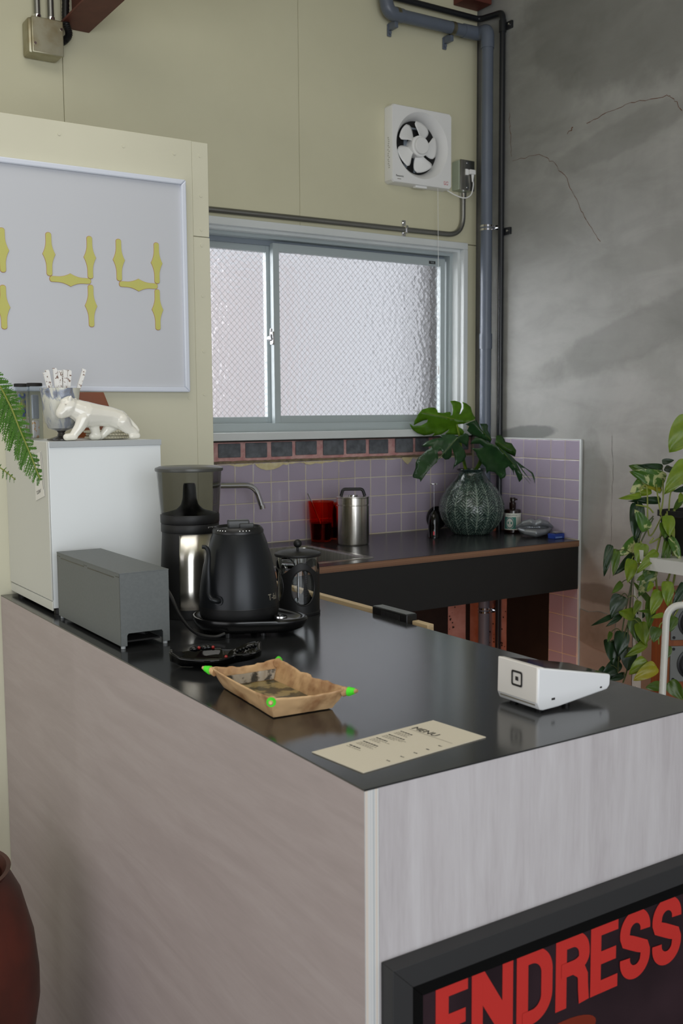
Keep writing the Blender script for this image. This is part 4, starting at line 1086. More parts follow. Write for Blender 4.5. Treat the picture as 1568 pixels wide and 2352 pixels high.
for k in range(4):
    for base in (-48, 8):
        a = vd + math.radians(base + k * 7.5); mb.ico((.0478 * math.cos(a), .0478 * math.sin(a), .1985), .0013, 1)
tag(mb.build('lid_vents', m_white, kt, world=False), kind='stuff')
# spout: leaves the wall low on the left front and hugs the body
def on_body(adeg, z, extra):
    r = 0
    for (ra, za), (rb, zb) in zip(kp[:-1], kp[1:]):
        if za <= z <= zb: r = ra + (rb - ra) * (z - za) / (zb - za)
    a = vd + math.radians(adeg); return Vector(((r + extra) * math.cos(a), (r + extra) * math.sin(a), z))
sp_ = [on_body(-26, .0700, -.003), on_body(-26, .0705, .006), on_body(-31, .074, .0125), on_body(-36, .084, .0125), on_body(-39, .105, .011), on_body(-42, .130, .012), on_body(-44, .150, .0125), on_body(-47, .163, .0145), on_body(-50, .1690, .019), on_body(-53, .170, .0245)]
spp = spline(sp_, 6)
MB().tube(spp, [.0054 - .0017 * i / (len(spp) - 1) for i in range(len(spp))], 14).build('spout', m_kettle, kt, world=False)
c = on_body(-26, .0700, .0); nrm = Vector((c.x, c.y, 0)).normalized()
MB().tube([c - nrm * .003, c + nrm * .0022], .0092, 20).build('spout_collar', m_kettle, kt, world=False)
bd = Vector((-math.cos(vd), -math.sin(vd), 0))
hp = fillet([bd * .052 + Vector((0, 0, .178)), bd * .105 + Vector((0, 0, .176)), bd * .108 + Vector((0, 0, .09)), bd * .098 + Vector((0, 0, .06))], .025, 8)
MB().tube(hp, .0075, 12).build('handle', m_black, kt, world=False)
try_brand = text_mesh('brand_lettering', 'T-fal', .0165, m_greyink, kt, (0, 0, 0), (1, 0, 0), (0, 0, 1), .9, offset=.0003, lift=0)
for v in try_brand.data.vertices:   # wrapped round the body
    p = chain_world(kt) @ v.co; a = vd + math.radians(50) + (p.x) / .0735
    z = .066 + p.z; q = on_body(0, z, .0005); r = math.hypot(q.x, q.y); v.co = Vector((r * math.cos(a), r * math.sin(a), z))
# base
base = []
for k in range(72):
    a = 2 * PI * k / 72; r = .0905
    d = math.cos(a - (vd + math.radians(68)))
    if d > 0: r += .050 * d ** 7
    base.append((r * math.cos(a), r * math.sin(a)))
rr = []
for s, z in ((.60, .0075), (.84, .0080), (.93, .0130), (.985, .0230), (1.0, .0290), (.99, .0325), (.95, .0335), (.89, .0300), (.84, .0240), (.3, .0240)):
    rr.append([Vector((x * s, y * s, z)) for x, y in base])
kb = MB().rings(rr).build('power_base', m_blackgloss if False else M('base_black', (17, 17, 18), .22), kt, world=False, angle=60)
for adeg in (-14, 42, 160, 250):
    a = vd + math.radians(adeg); MB().cyl((.072 * math.cos(a), .072 * math.sin(a), .0003), (.072 * math.cos(a), .072 * math.sin(a), .0088), .0062, n=14).build('rubber_foot', m_black, kb, world=False)
a = vd + math.radians(60); bt = MB(); bt.lathe([(.013, 0), (.0125, .0045), (.001, .006)], (.094 * math.cos(a), .094 * math.sin(a), .0315), 28); bt.build('switch', m_chrome, kb, world=False)
MB().tube(spline([(.825, 2.086, 1.005), (.853, 2.05, 1.014), (.835, 2.0, 1.017), (.818, 1.94, 1.008), (.809, 1.87, .985), (.800, 1.80, .952), (.803, 1.745, .932), (.825, 1.712, .927), (.845, 1.705, .932)], 8), .0032, 10).build('power_cord', m_black, kb)

# ---- french press
fxp, fyp = 1.090, 1.851
fp = thing('french_press', 'black french press coffee maker with oval windows beside the kettle', 'french press', (fxp, fyp, CT))
MB().lathe([(.0415, .004), (.0415, .125), (.0405, .125), (.0405, .006), (.001, .006)], (0, 0, 0), 56, cap0=False).build('glass_beaker', m_clear, fp, world=False)
fd = math.atan2(-.862, -.506)
mb = MB(); na, nzv = 220, 90
def zt(a):  # top edge of the holder rises between the windows
    return .100 + .012 * math.cos(3 * (a - fd) - .5)
vs = {}
def keep(a, z):
    for c in (fd + .26, fd - 1.35, fd + 2.1, fd + 3.4):
        d = (a - c + PI) % (2 * PI) - PI
        if (d * .044 / .0265) ** 2 + ((z - .060) / .0375) ** 2 < 1: return False
    return True
for i in range(na):
    for j in range(nzv + 1):
        a = 2 * PI * i / na; vs[i, j] = mb.bm.verts.new((.0442 * math.cos(a), .0442 * math.sin(a), .003 + (zt(a) - .003) * j / nzv))
for i in range(na):
    for j in range(nzv):
        a = 2 * PI * (i + .5) / na; z = .003 + (zt(a) - .003) * (j + .5) / nzv
        if keep(a, z): mb.bm.faces.new((vs[i, j], vs[(i + 1) % na, j], vs[(i + 1) % na, j + 1], vs[i, j + 1]))
bmesh.ops.delete(mb.bm, geom=[v for v in mb.bm.verts if not v.link_faces], context='VERTS')
o = mb.build('holder', m_blackmatt, fp, world=False, normals=False); sd = o.modifiers.new('t', 'SOLIDIFY'); sd.thickness = .0022; sd.offset = 0
for c in (fd + .26, fd - 1.35):
    pts = []
    for k in range(41):
        th = 2 * PI * k / 40; a = c + .0265 / .0442 * math.cos(th); z = .060 + .0375 * math.sin(th); pts.append((.0447 * math.cos(a), .0447 * math.sin(a), z))
    MB().tube(pts, .0016, 8, caps=False).build('window_rim', m_blackmatt, fp, world=False)
MB().lathe([(.046, .0004), (.0465, .003), (.0465, .006), (.0445, .0085)], (0, 0, 0), 56).build('foot_ring', m_blackmatt, fp, world=False)
MB().lathe([(.0485, .1225), (.0495, .125), (.0485, .128), (.036, .1325), (.001, .1335)], (0, 0, 0), 56).build('lid', m_blackmatt, fp, world=False)
mb = MB(); mb.cyl((0, 0, .132), (0, 0, .141), .0028, n=14); mb.sphere((0, 0, .1475), .0088, 24); mb.build('plunger_knob', m_blackmatt, fp, world=False)
mb = MB(); mb.cyl((0, 0, .02), (0, 0, .13), .0022, n=12); mb.lathe([(.039, .013), (.039, .0165), (.001, .017)], (0, 0, 0), 40); mb.build('plunger', m_chrome, fp, world=False)
mb = MB(); a = fd + .38
for k in range(11): 
    for q in range(3):
        aa = a + (q - 1) * .07; z = .040 + k * .0045
        p = Vector((.0418 * math.cos(aa), .0418 * math.sin(aa), z)); tt = Vector((-math.sin(aa), math.cos(aa), 0)) * .0012
        mb.face([p - tt, p + tt, p + tt + Vector((0, 0, .0016)), p - tt + Vector((0, 0, .0016))])
tag(mb.build('scale_print', m_ink, fp, world=False, smooth=False), kind='stuff')
mb = MB(); a0 = fd - .55
rows = []
for (r, da, z) in ((.0418, .42, .100), (.0425, .40, .112), (.047, .26, .120), (.0535, .10, .1235)):
    rows.append([Vector((r * math.cos(a0 + da * (-1 + j / 4)), r * math.sin(a0 + da * (-1 + j / 4)), z)) if True else 0 for j in range(9)])
vs_ = [[mb.bm.verts.new(p) for p in r] for r in rows]
for i in range(3):
    for j in range(8): mb.bm.faces.new((vs_[i][j], vs_[i][j + 1], vs_[i + 1][j + 1], vs_[i + 1][j]))
o = mb.build('pouring_lip', m_clear, fp, world=False, normals=False); sd = o.modifiers.new('t', 'SOLIDIFY'); sd.thickness = .0015

# ---- glossy black fish dish
ds = thing('ceramic_dish', 'glossy black fish-shaped ceramic dish with red dots behind the leather tray', 'dish', (.738, 1.538, CT))
mb = MB(); nu, nv = 40, 22
def dishp(u, v):   # u along (head->tail) 0..1, v across -1..1
    x = -.085 + u * .185
    if u < .10: wv_ = .006 + .16 * u
    elif u < .55: wv_ = .022 + .030 * math.sin((u - .10) / .45 * PI * .62)
    elif u < .72: wv_ = .0505 - .026 * math.sin((u - .55) / .17 * PI / 2)
    else: wv_ = .0245 + .024 * math.sin((u - .72) / .28 * PI * .75)
    bowl = .020 * (abs(v) ** 2.6) + .006 + .010 * max(0, 1 - u / .12) + .016 * max(0, (u - .62) / .38)
    if u > .97 : wv_ *= .85
    return Vector((x, v * wv_, bowl))
top = [[dishp(i / nu, -1 + 2 * j / nv) for j in range(nv + 1)] for i in range(nu + 1)]
vs_ = [[mb.bm.verts.new(p) for p in r] for r in top]
for i in range(nu):
    for j in range(nv): mb.bm.faces.new((vs_[i][j], vs_[i + 1][j], vs_[i + 1][j + 1], vs_[i][j + 1]))
ROT = Matrix.Rotation(math.radians(-28), 4, 'Z') @ Matrix.Scale(.8, 4); mb.bm.transform(ROT)
o = mb.build('bowl', m_blackgloss, ds, world=False, normals=False); sd = o.modifiers.new('t', 'SOLIDIFY'); sd.thickness = .0035; sd.offset = -1
mb = MB(); mb.lathe([(.020, .0004), (.024, .004), (.026, .0075)], (-.02, 0, 0), 24); mb.bm.transform(ROT); mb.build('foot_ring', m_blackgloss, ds, world=False)
mb = MB()
for i in range(7):
    for j in range(5):
        p = dishp(.74 + .036 * i, -.8 + .4 * j); mb.ico((p.x, p.y, p.z + .002), .0036, 2)
mb.bm.transform(ROT); tag(mb.build('tail_studs', m_blackgloss, ds, world=False), kind='stuff')
for u, v in ((.30, 1.0), (.46, .98), (.62, -.95)):
    mb = MB(); p = dishp(u, v); mb.sphere((p.x, p.y, p.z + .003), .0036, 16); mb.bm.transform(ROT); mb.build('red_dot', m_redspot, ds, world=False)
for u in (.24, .36, .40):
    mb = MB(); p = dishp(u, 1.0); mb.sphere((p.x, p.y + .002, p.z + .001), .0075, 16, (1.3, .8, .8)); mb.bm.transform(ROT); mb.build('rim_lobe', m_blackgloss, ds, world=False)

# ---- leather tray tied with green thread
tr = thing('leather_tray', 'tan crumpled leather tray with neon green corner ties', 'tray', (.725, 1.30, CT))
Bc = [Vector((.676, 1.219, 0)), Vector((.768, 1.212, 0)), Vector((.773, 1.392, 0)), Vector((.690, 1.399, 0))]
Tc = [Vector((.664, 1.203, 0)), Vector((.783, 1.190, 0)), Vector((.787, 1.400, 0)), Vector((.668, 1.402, 0))]
zb_, zt_ = CT + .0015, [CT + .0335, CT + .0330, CT + .034, CT + .036]
mb = MB(); ring_b = []; ring_t = []; ns = 22
for k in range(4):
    a0_, a1_ = Bc[k], Bc[(k + 1) % 4]; t0_, t1_ = Tc[k], Tc[(k + 1) % 4]
    for j in range(ns):
        s = j / ns; p = a0_.lerp(a1_, s); q = t0_.lerp(t1_, s)
        cen = Vector((.7265, 1.303, 0)); sag = math.sin(s * PI)
        nn = noise.noise(Vector((q.x * 55, q.y * 55, k))) * .004 + noise.noise(Vector((q.x * 130, q.y * 130, k))) * .0018
        out = (q - cen).normalized()
        q = q + out * (nn - .0025 * sag); z = zt_[k] * (1 - s) + zt_[(k + 1) % 4] * s - .0045 * sag + nn * .6
        ring_b.append((p + out * nn * .2, zb_)); ring_t.append((q, z))
nr = len(ring_b); lv = 8; g = []
for i in range(lv + 1):
    t = i / lv; row = []
    for k in range(nr):
        p, pz = ring_b[k]; q, qz = ring_t[k]; x = p.lerp(q, t)
        wob = noise.noise(Vector((x.x * 75, x.y * 75, t * 2.2))) * .0028 * math.sin(t * PI)
        out = (x - Vector((.7265, 1.303, 0))).normalized()
        row.append(mb.bm.verts.new((x.x + out.x * wob, x.y + out.y * wob, pz + (qz - pz) * t)))
    g.append(row)
for i in range(lv):
    for k in range(nr): mb.bm.faces.new((g[i][k], g[i][(k + 1) % nr], g[i + 1][(k + 1) % nr], g[i + 1][k]))
mb.bm.faces.new(g[0][::-1])
o = mb.build('leather_wall', m_kraft, tr, angle=50, normals=False); sd = o.modifiers.new('t', 'SOLIDIFY'); sd.thickness = .0016; sd.offset = -1
mb = MB(); ins = [p.lerp(Vector((.7265, 1.303, 0)), .035) for p, _ in ring_b]
mb.face([(p.x, p.y, CT + .0042) for p in ins]); mb.build('lining', m_camo, tr, smooth=False)
mb = MB()
for k in range(2 * ns, 3 * ns):
    (p0, _), (q0, z0_) = ring_b[k], ring_t[k]; (p1, _), (q1, z1_) = ring_b[(k + 1) % nr], ring_t[(k + 1) % nr]
    cc = Vector((.7265, 1.303, 0))
    f = lambda p, q, t: p.lerp(q, t).lerp(cc, .05)
    a_, b_ = f(p0, q0, .05), f(p1, q1, .05); c_, d_ = f(p1, q1, .55), f(p0, q0, .55)
    mb.face([(a_.x, a_.y, CT + .005), (b_.x, b_.y, CT + .005), (c_.x, c_.y, CT + .020), (d_.x, d_.y, CT + .020)])
mb.build('photo_strip', M('photo_strip', (172, 162, 146), .3, col2=(58, 56, 50), scale=60, lo=.46, hi=.56, coat=.3), tr, smooth=False)
for k in range(4):
    out = (Tc[k] - Vector((.7265, 1.303, 0))).normalized(); b0 = Tc[k] - out * .006
    P0 = Vector((b0.x, b0.y, zt_[k] - .006)); P1 = P0 + out * .019 + Vector((0, 0, .004))
    MB().tube([P0 - out * .004, P0.lerp(P1, .4), P0.lerp(P1, .7), P1], [.0075, .0045, .004, .0022], 12).build('corner_ear', m_kraft, tr)
    mb = MB()
    for i in range(5):
        q = P0.lerp(P1, .28 + .11 * i); mb.tube([q - out * .0012, q + out * .0012], [.0068 - .0006 * i, .0066 - .0006 * i], 12)
    mb.build('thread_tie', m_green, tr)

# ---- menu card
mc = thing('menu_card', 'cream MENU card lying at the near corner of the counter', 'menu', (.754, 1.028, CT))
mq = [Vector((.645, 1.066, 0)), Vector((.656, .969, 0)), Vector((.862, .990, 0)), Vector((.851, 1.086, 0))]
mb = MB(); mb.prism([(p.x, p.y) for p in mq], lambda u, v, d: (u, v, d), CT + .0003, CT + .0013); mb.build('card', m_card, mc, smooth=False)
UX = (mq[1] - mq[0]).normalized()      # reading direction, towards the near edge
VX = (mq[3] - mq[0]).normalized()      # up the page
def mp(a, b_): return mq[0] + UX * a + VX * b_ + Vector((0, 0, CT + .0015))
text_mesh('menu_title', 'MENU', .0165, m_ink, mc, mp(.0085, .1575), UX, VX, 1.0)
def bar(a0, a1, b0, h, mat, name='menu_line'):
    mb = MB(); mb.face([mp(a0, b0), mp(a1, b0), mp(a1, b0 + h), mp(a0, b0 + h)]); return mb
mb = bar(.0085, .0965 - .008, .1545, .0006, m_greyink); mb.build('title_rule', m_greyink, mc, smooth=False, normals=False)
heads = MB(); small = MB()
for i, (b0, wh, n_) in enumerate(((.1385, .022, 3), (.1175, .030, 3), (.0965, .021, 3), (.0745, .028, 3), (.0520, .021, 1))):
    def addbar(mbx, a0, a1, b_, h):
        # broken into word-like dashes
        rq2 = random.Random(i * 7 + int(b_ * 1e4)); a = a0
        while a < a1:
            l = rq2.uniform(.0022, .0055); e = min(a + l, a1)
            mbx.face([mp(a, b_), mp(e, b_), mp(e, b_ + h), mp(a, b_ + h)]); a = e + .0012
    addbar(heads, .0085, .0085 + wh, b0, .0026)
    for k in range(n_): addbar(small, .0085, .0085 + wh * (.8 + .35 * ((k * 7 + i) % 3) / 2 + .3 * (k == 0)), b0 - .0042 - k * .0034, .0011)
    addbar(heads, .0825, .0885, b0 - .0035, .0022)
tag(heads.build('item_heads', m_ink, mc, smooth=False, normals=False), kind='stuff'); tag(small.build('item_text', m_greyink, mc, smooth=False, normals=False), kind='stuff')

# ---- payment terminal
pt = thing('payment_terminal', 'white wedge-shaped card payment terminal with a square logo on its tall end', 'terminal', (1.06, 1.07, CT))
ya, yb = 1.0285, 1.1125
tp = [(.9905, .9845), (.993, .9855), (1.1325, .9565), (1.1345, .9545), (1.1335, .9400), (1.128, .9345), (1.03, .9245), (1.0, .9235), (.9935, .9255), (.9895, .9345)]
mb = MB(); mb.prism(tp, XZ, ya, yb, bev=.0022); mb.build('body', m_term, pt, angle=50)
mb = MB(); mb.prism([(.9885, .9345), (.9895, .9868), (.996, .9858), (1.003, .9843), (1.003, .95), (.996, .9365)], XZ, ya + .0012, yb - .0012, bev=.0016); mb.build('printer_cap', m_termwarm, pt, angle=50)
MB().box(.990, .9945, ya + .006, yb - .006, .9305, .9330, .0006).build('paper_slot', m_greyink, pt)
sl = (.9565 - .9855) / (1.1325 - .993)
mb = MB(); zt2 = lambda x: .9855 + sl * (x - .993)
mb.face([(1.006, ya + .004, zt2(1.006) + .0006), (1.131, ya + .004, zt2(1.131) + .0006), (1.131, yb - .004, zt2(1.131) + .0006), (1.006, yb - .004, zt2(1.006) + .0006)]); mb.build('screen', m_blackgloss, pt, smooth=False)
MB().box(1.016, 1.0225, ya - .0004, ya + .001, .9360, .9390).build('usb_port', m_ink, pt, smooth=False)
MB().box(1.1125, 1.1165, ya - .0004, ya + .001, .9385, .9408).build('usb_port', m_ink, pt, smooth=False)
for x in (1.008, 1.06): 
    for y in (ya + .016, yb - .016): MB().cyl((x, y, CT + .0003), (x, y, .9265 if x < 1.05 else .9285), .006, n=14).build('rubber_foot', m_black, pt)
def rrect(h, r, n=6):
    out = []
    for sx, sy, a0_ in ((1, 1, 0), (-1, 1, 90), (-1, -1, 180), (1, -1, 270)):
        for k in range(n + 1):
            a = math.radians(a0_ + 90 * k / n); out.append((sx * (h - r) + r * math.cos(a), sy * (h - r) + r * math.sin(a)))
    return out
ly, lz = 1.0695, .9625
mb = MB(); o_ = rrect(.0112, .0034); i_ = rrect(.0083, .0018)
A_ = [mb.bm.verts.new((.9879, ly - u, lz + v)) for u, v in o_]; B_ = [mb.bm.verts.new((.9879, ly - u, lz + v)) for u, v in i_]
for k in range(len(o_)): mb.bm.faces.new((A_[k], A_[(k + 1) % len(o_)], B_[(k + 1) % len(o_)], B_[k]))
q = .0029; mb.face([(.9879, ly - q, lz - q), (.9879, ly + q, lz - q), (.9879, ly + q, lz + q), (.9879, ly - q, lz + q)])
mb.build('logo', m_ink, pt, smooth=False)

# ---- framed poster on the counter end
po = thing('framed_poster', 'black framed poster with red capital letters hung on the counter end', 'poster', (.93, .926, .4))
X0, X1, Z0, Z1, fy0 = .650, 1.30, -.02, .711, .902
def fb_(pts, name, y0_, y1_, mat): MB().prism(pts, XZ, y0_, y1_, bev=.0008).build(name, mat, po, smooth=False)
w1 = .0285
for pts in ([(X0, Z1), (X1, Z1), (X1 - w1, Z1 - w1), (X0 + w1, Z1 - w1)], [(X0, Z0), (X0 + w1, Z0 + w1), (X1 - w1, Z0 + w1), (X1, Z0)], [(X0, Z1), (X0 + w1, Z1 - w1), (X0 + w1, Z0 + w1), (X0, Z0)], [(X1, Z1), (X1, Z0), (X1 - w1, Z0 + w1), (X1 - w1, Z1 - w1)]):
    fb_(pts, 'frame_bar', fy0, .9252, m_posterframe)
w2 = w1 + .0165
a_, b_, c_, d_ = X0 + w1, X1 - w1, Z0 + w1, Z1 - w1
e_, f_, g_, h_ = X0 + w2, X1 - w2, Z0 + w2, Z1 - w2
for pts in ([(a_, d_), (b_, d_), (f_, h_), (e_, h_)], [(a_, c_), (e_, g_), (f_, g_), (b_, c_)], [(a_, d_), (e_, h_), (e_, g_), (a_, c_)], [(b_, d_), (b_, c_), (f_, g_), (f_, h_)]):
    fb_(pts, 'inner_fillet', .9045, .924, m_fillet)
MB().box(X0 + w1, X1 - w1, .9075, .9245, Z0 + w1, Z1 - w1).build('print_sheet', m_poster, po, smooth=False)
LY = .9068; LT = .669; LH = .098
def strip(path, wd):
    """2D band of constant width along a path -> list of quads"""
    P = [Vector(p) for p in path]; L = []; R = []
    for i in range(len(P)):
        d = (P[min(i + 1, len(P) - 1)] - P[max(i - 1, 0)]).normalized(); nn = Vector((-d.y, d.x)) * wd / 2
        L.append(P[i] + nn); R.append(P[i] - nn)
    return [[L[i], L[i + 1], R[i + 1], R[i]] for i in range(len(P) - 1)]
def arc(cx, cy, rx, ry, a0, a1, n=14): return [(cx + rx * math.cos(math.radians(a0 + (a1 - a0) * i / n)), cy + ry * math.sin(math.radians(a0 + (a1 - a0) * i / n))) for i in range(n + 1)]
def letter(ch, W_, H, s):
    q = []
    rect = lambda x0, x1, y0, y1: q.append([Vector((x0, y0)), Vector((x1, y0)), Vector((x1, y1)), Vector((x0, y1))])
    t = s * .92
    if ch == 'E':
        rect(0, s, 0, H); rect(s, W_, H - t, H); rect(s, W_ * .93, H * .5 - t / 2, H * .5 + t / 2); rect(s, W_, 0, t)
    if ch == 'N':
        rect(0, s * .9, 0, H); rect(W_ - s * .9, W_, 0, H); q.append([Vector((s * .9, H)), Vector((s * .9, H * .52)), Vector((W_ - s * .9, 0)), Vector((W_ - s * .9, H * .48))])
        q.append([Vector((s * .5, H)), Vector((s * .9, H)), Vector((W_ - s * .9, H * .3)), Vector((W_ - s * .9, 0))])
    if ch == 'D':
        rect(0, s, 0, H); r = W_ * .42
        q.extend(strip([(s * .5, H - t / 2), (W_ - s / 2 - r, H - t / 2)] + arc(W_ - s / 2 - r, H - t / 2 - r, r, r, 90, 0) + arc(W_ - s / 2 - r, t / 2 + r, r, r, 0, -90) + [(s * .5, t / 2)], s))
    if ch == 'R':
        rect(0, s, 0, H); r = W_ * .34; m = H * .44
        q.extend(strip([(s * .5, H - t / 2), (W_ - s / 2 - r, H - t / 2)] + arc(W_ - s / 2 - r, H - t / 2 - r, r, r, 90, 0) + arc(W_ - s / 2 - r, m + t / 2 + r * .6, r, r * .6, 0, -90) + [(s * .5, m + t / 2)], s))
        q.extend(strip([(W_ * .5, m + t * .6), (W_ * .74, m - .0), (W_ * .80, m - H * .08), (W_ * .81, H * .2), (W_ * .84, 0)], s * .95))
    if ch == 'S':
        r = W_ / 2 - s / 2; cx2 = W_ / 2
        q.extend(strip(arc(cx2, H - s / 2 - r, r, r, -8, 180, 20) + [(s / 2, H * .66)] + [(s * .62, H * .585), (W_ * .38, H * .535), (W_ * .62, H * .465), (W_ - s * .62, H * .415)] + [(W_ - s / 2, H * .34)] + arc(cx2, s / 2 + r, r, r, 0, -188, 20), s))
    return q
x = .715
for ch, xa_, xb_ in (('E', .715, .764), ('N', .770, .8365), ('D', .8425, .9035), ('R', .9095, .970), ('E', .9725, 1.024), ('S', 1.0275, 1.0875), ('S', 1.0915, 1.152)):
    mb = MB()
    for iq, qd in enumerate(letter(ch, xb_ - xa_, LH, .0195)):
        mb.face([(xa_ + p.x, LY - .00002 * iq, LT - LH + p.y) for p in qd])
    mb.build('printed_letter', m_posterred, po, smooth=False, normals=False)
mb = MB(); n = 28
mb.face([(.925 + .06 * math.cos(2 * PI * i / n), LY + .0003, .535 + .02 * math.sin(2 * PI * i / n)) for i in range(n)]); mb.build('printed_glow', M('poster_orange', (118, 44, 30), .3, coat=.3), po, smooth=False, normals=False)
# ================================================================== sink worktop
WT = .854
SX0, SX1, SY0, SY1 = 1.42, 1.955, 2.825, 3.235
wt = thing('worktop', 'black laminated plywood sink worktop under the window with a black apron', 'worktop', (2.0, 3.07, WT))
mb = MB()
for a, b_, c_, d_ in ((1.2, SX0, 2.756, 3.3815), (SX1, 2.782, 2.756, 3.3815), (2.782, 2.8555, 2.756, 3.181), (2.782, 2.8555, 3.272, 3.3815), (SX0, SX1, 2.756, SY0), (SX0, SX1, SY1, 3.3815)): mb.box(a, b_, c_, d_, WT - .0225, WT - .001)
mb.build('plywood_core', m_ply_edge, wt, smooth=False)
mb = MB()
for a, b_, c_, d_ in ((1.2, SX0, 2.7558, 3.3815), (SX1, 2.782, 2.7558, 3.3815), (2.782, 2.8555, 2.7558, 3.181), (2.782, 2.8555, 3.272, 3.3815), (SX0, SX1, 2.7558, SY0), (SX0, SX1, SY1, 3.3815)): mb.box(a, b_, c_, d_, WT - .001, WT)
mb.build('laminate_top', m_lam2, wt, smooth=False)
MB().box(1.2, 2.8550, 2.759, 2.775, .668, WT - .0225).build('apron', m_apron, wt, smooth=False)
MB().box(1.2, 1.22, 2.775, 3.37, FZ, WT - .0225).build('side_support', m_apron, wt, smooth=False)

sk = thing('sink', 'stainless steel sink set into the black worktop behind the french press', 'sink', (1.69, 3.03, WT))
mb = MB()
def rr2(x0, x1, y0, y1, r, z, n=6):
    out = []
    for cx2, cy2, a0_ in ((x1 - r, y1 - r, 0), (x0 + r, y1 - r, 90), (x0 + r, y0 + r, 180), (x1 - r, y0 + r, 270)):
        for k in range(n + 1):
            a = math.radians(a0_ + 90 * k / n); out.append(Vector((cx2 + r * math.cos(a), cy2 + r * math.sin(a), z)))
    return out
mb.rings([rr2(SX0 - .006, SX1 + .006, SY0 - .006, SY1 + .006, .012, WT + .0003), rr2(SX0 - .005, SX1 + .005, SY0 - .005, SY1 + .005, .012, WT + .0022), rr2(SX0 + .012, SX1 - .012, SY0 + .012, SY1 - .012, .03, WT + .0018),
          rr2(SX0 + .016, SX1 - .016, SY0 + .016, SY1 - .016, .03, WT - .004), rr2(SX0 + .022, SX1 - .022, SY0 + .022, SY1 - .022, .03, WT - .14), rr2(SX0 + .05, SX1 - .05, SY0 + .05, SY1 - .05, .03, WT - .155)], False, True)
mb.build('basin', m_steel, sk, angle=25)
MB().lathe([(.022, -.154), (.020, -.1525), (.001, -.1525)], (1.69, 3.03, WT), 28).build('drain', m_chrome, sk)
fc = thing('faucet', 'chrome tap spout reaching over the sink from behind the grinder', 'faucet', (1.47, 3.29, WT))
MB().lathe([(.024, .0004), (.024, .012), (.017, .02), (.016, .2), (.018, .205), (.018, .25), (.001, .253)], (1.47, 3.29, WT), 32).build('column', m_chrome, fc)
MB().tube(fillet([(1.47, 3.29, 1.0905), (1.745, 3.262, 1.0835), (1.772, 3.258, 1.0)], .04, 12), .0105, 20).build('spout', m_chrome, fc)
MB().cyl((1.770, 3.258, 1.012), (1.7727, 3.258, .9975), .0118, n=20).build('aerator', m_chrome, fc)
MB().tube([(1.47, 3.29, 1.104), (1.47, 3.27, 1.115), (1.47, 3.21, 1.118)], [.008, .0075, .005], 12).build('lever', m_chrome, fc)

# ---- cups and canister
rc = thing('red_glass', 'translucent red drinking glass half full of dark liquid with a spoon in it', 'glass', (2.047, 3.300, WT))
MB().lathe([(.001, .0015), (.0375, .0015), (.0385, .005), (.043, .07), (.0492, .153), (.0478, .153), (.0415, .07), (.037, .009), (.001, .009)], (0, 0, .0004), 48, cap0=False, cap1=False).build('tumbler', m_redglass, rc, world=False)
MB().lathe([(.001, .0095), (.0362, .0095), (.0410, .072), (.001, .072)], (0, 0, 0), 40, cap0=False, cap1=False).build('drink', m_liquid, rc, world=False)
spn = tag(MB().tube([(2.062, 3.290, WT + .02), (2.004, 3.302, WT + .160), (1.992, 3.304, WT + .186)], [.0022, .0032, .0038], 10).build('spoon', m_chrome), 'steel spoon handle sticking out of the red glass', 'spoon')
rc2 = thing('red_glass', 'second red glass almost hidden behind the steel canister', 'glass', (2.138, 3.315, WT))
MB().lathe([(.001, .0015), (.034, .0015), (.036, .005), (.0435, .14), (.0422, .14), (.0345, .009), (.001, .009)], (0, 0, .0004), 40, cap0=False, cap1=False).build('tumbler', m_redglass, rc2, world=False)
MB().lathe([(.001, .0095), (.0335, .0095), (.0362, .05), (.001, .05)], (0, 0, 0), 36, cap0=False, cap1=False).build('drink', m_liquid, rc2, world=False)
tri = thing('black_scoop', 'black pointed scoop handle showing above the half hidden red glass', 'scoop', (2.125, 3.308, WT))
MB().prism([(2.108, WT + .02), (2.128, WT + .02), (2.131, WT + .104), (2.108, WT + .146)], XZ, 3.309, 3.312, bev=.0006).build('handle', m_black, tri)

cn = thing('steel_canister', 'brushed steel canister with black bail handle beside the red glass', 'canister', (2.102, 3.165, WT))
R_c = .0605
MB().lathe([(.057, .0), (R_c - .002, .002), (R_c, .006), (R_c, .1445), (R_c - .0022, .146)], (0, 0, .0004), 64, cap1=False).build('body', m_steelfront, cn, world=False)
MB().lathe([(R_c - .0026, .1445), (R_c - .0026, .148), (R_c, .150), (R_c, .1735), (R_c + .0016, .1755), (R_c + .0012, .178), (.055, .1785), (.001, .1785)], (0, 0, 0), 64, cap0=False).build('lid', m_steelfront, cn, world=False)
MB().lathe([(.018, .178), (.018, .184), (.001, .1842)], (0, 0, 0), 28).build('lid_boss', m_chrome, cn, world=False)
Hd = Vector((.86, -.51, 0))
hpts = fillet([Hd * -.043 + Vector((0, 0, .179)), Hd * -.036 + Vector((0, 0, .2045)), Hd * .036 + Vector((0, 0, .2045)), Hd * .045 + Vector((0, 0, .179))], .009, 6)
MB().tube(hpts, .0058, 12).build('handle', m_black, cn, world=False)

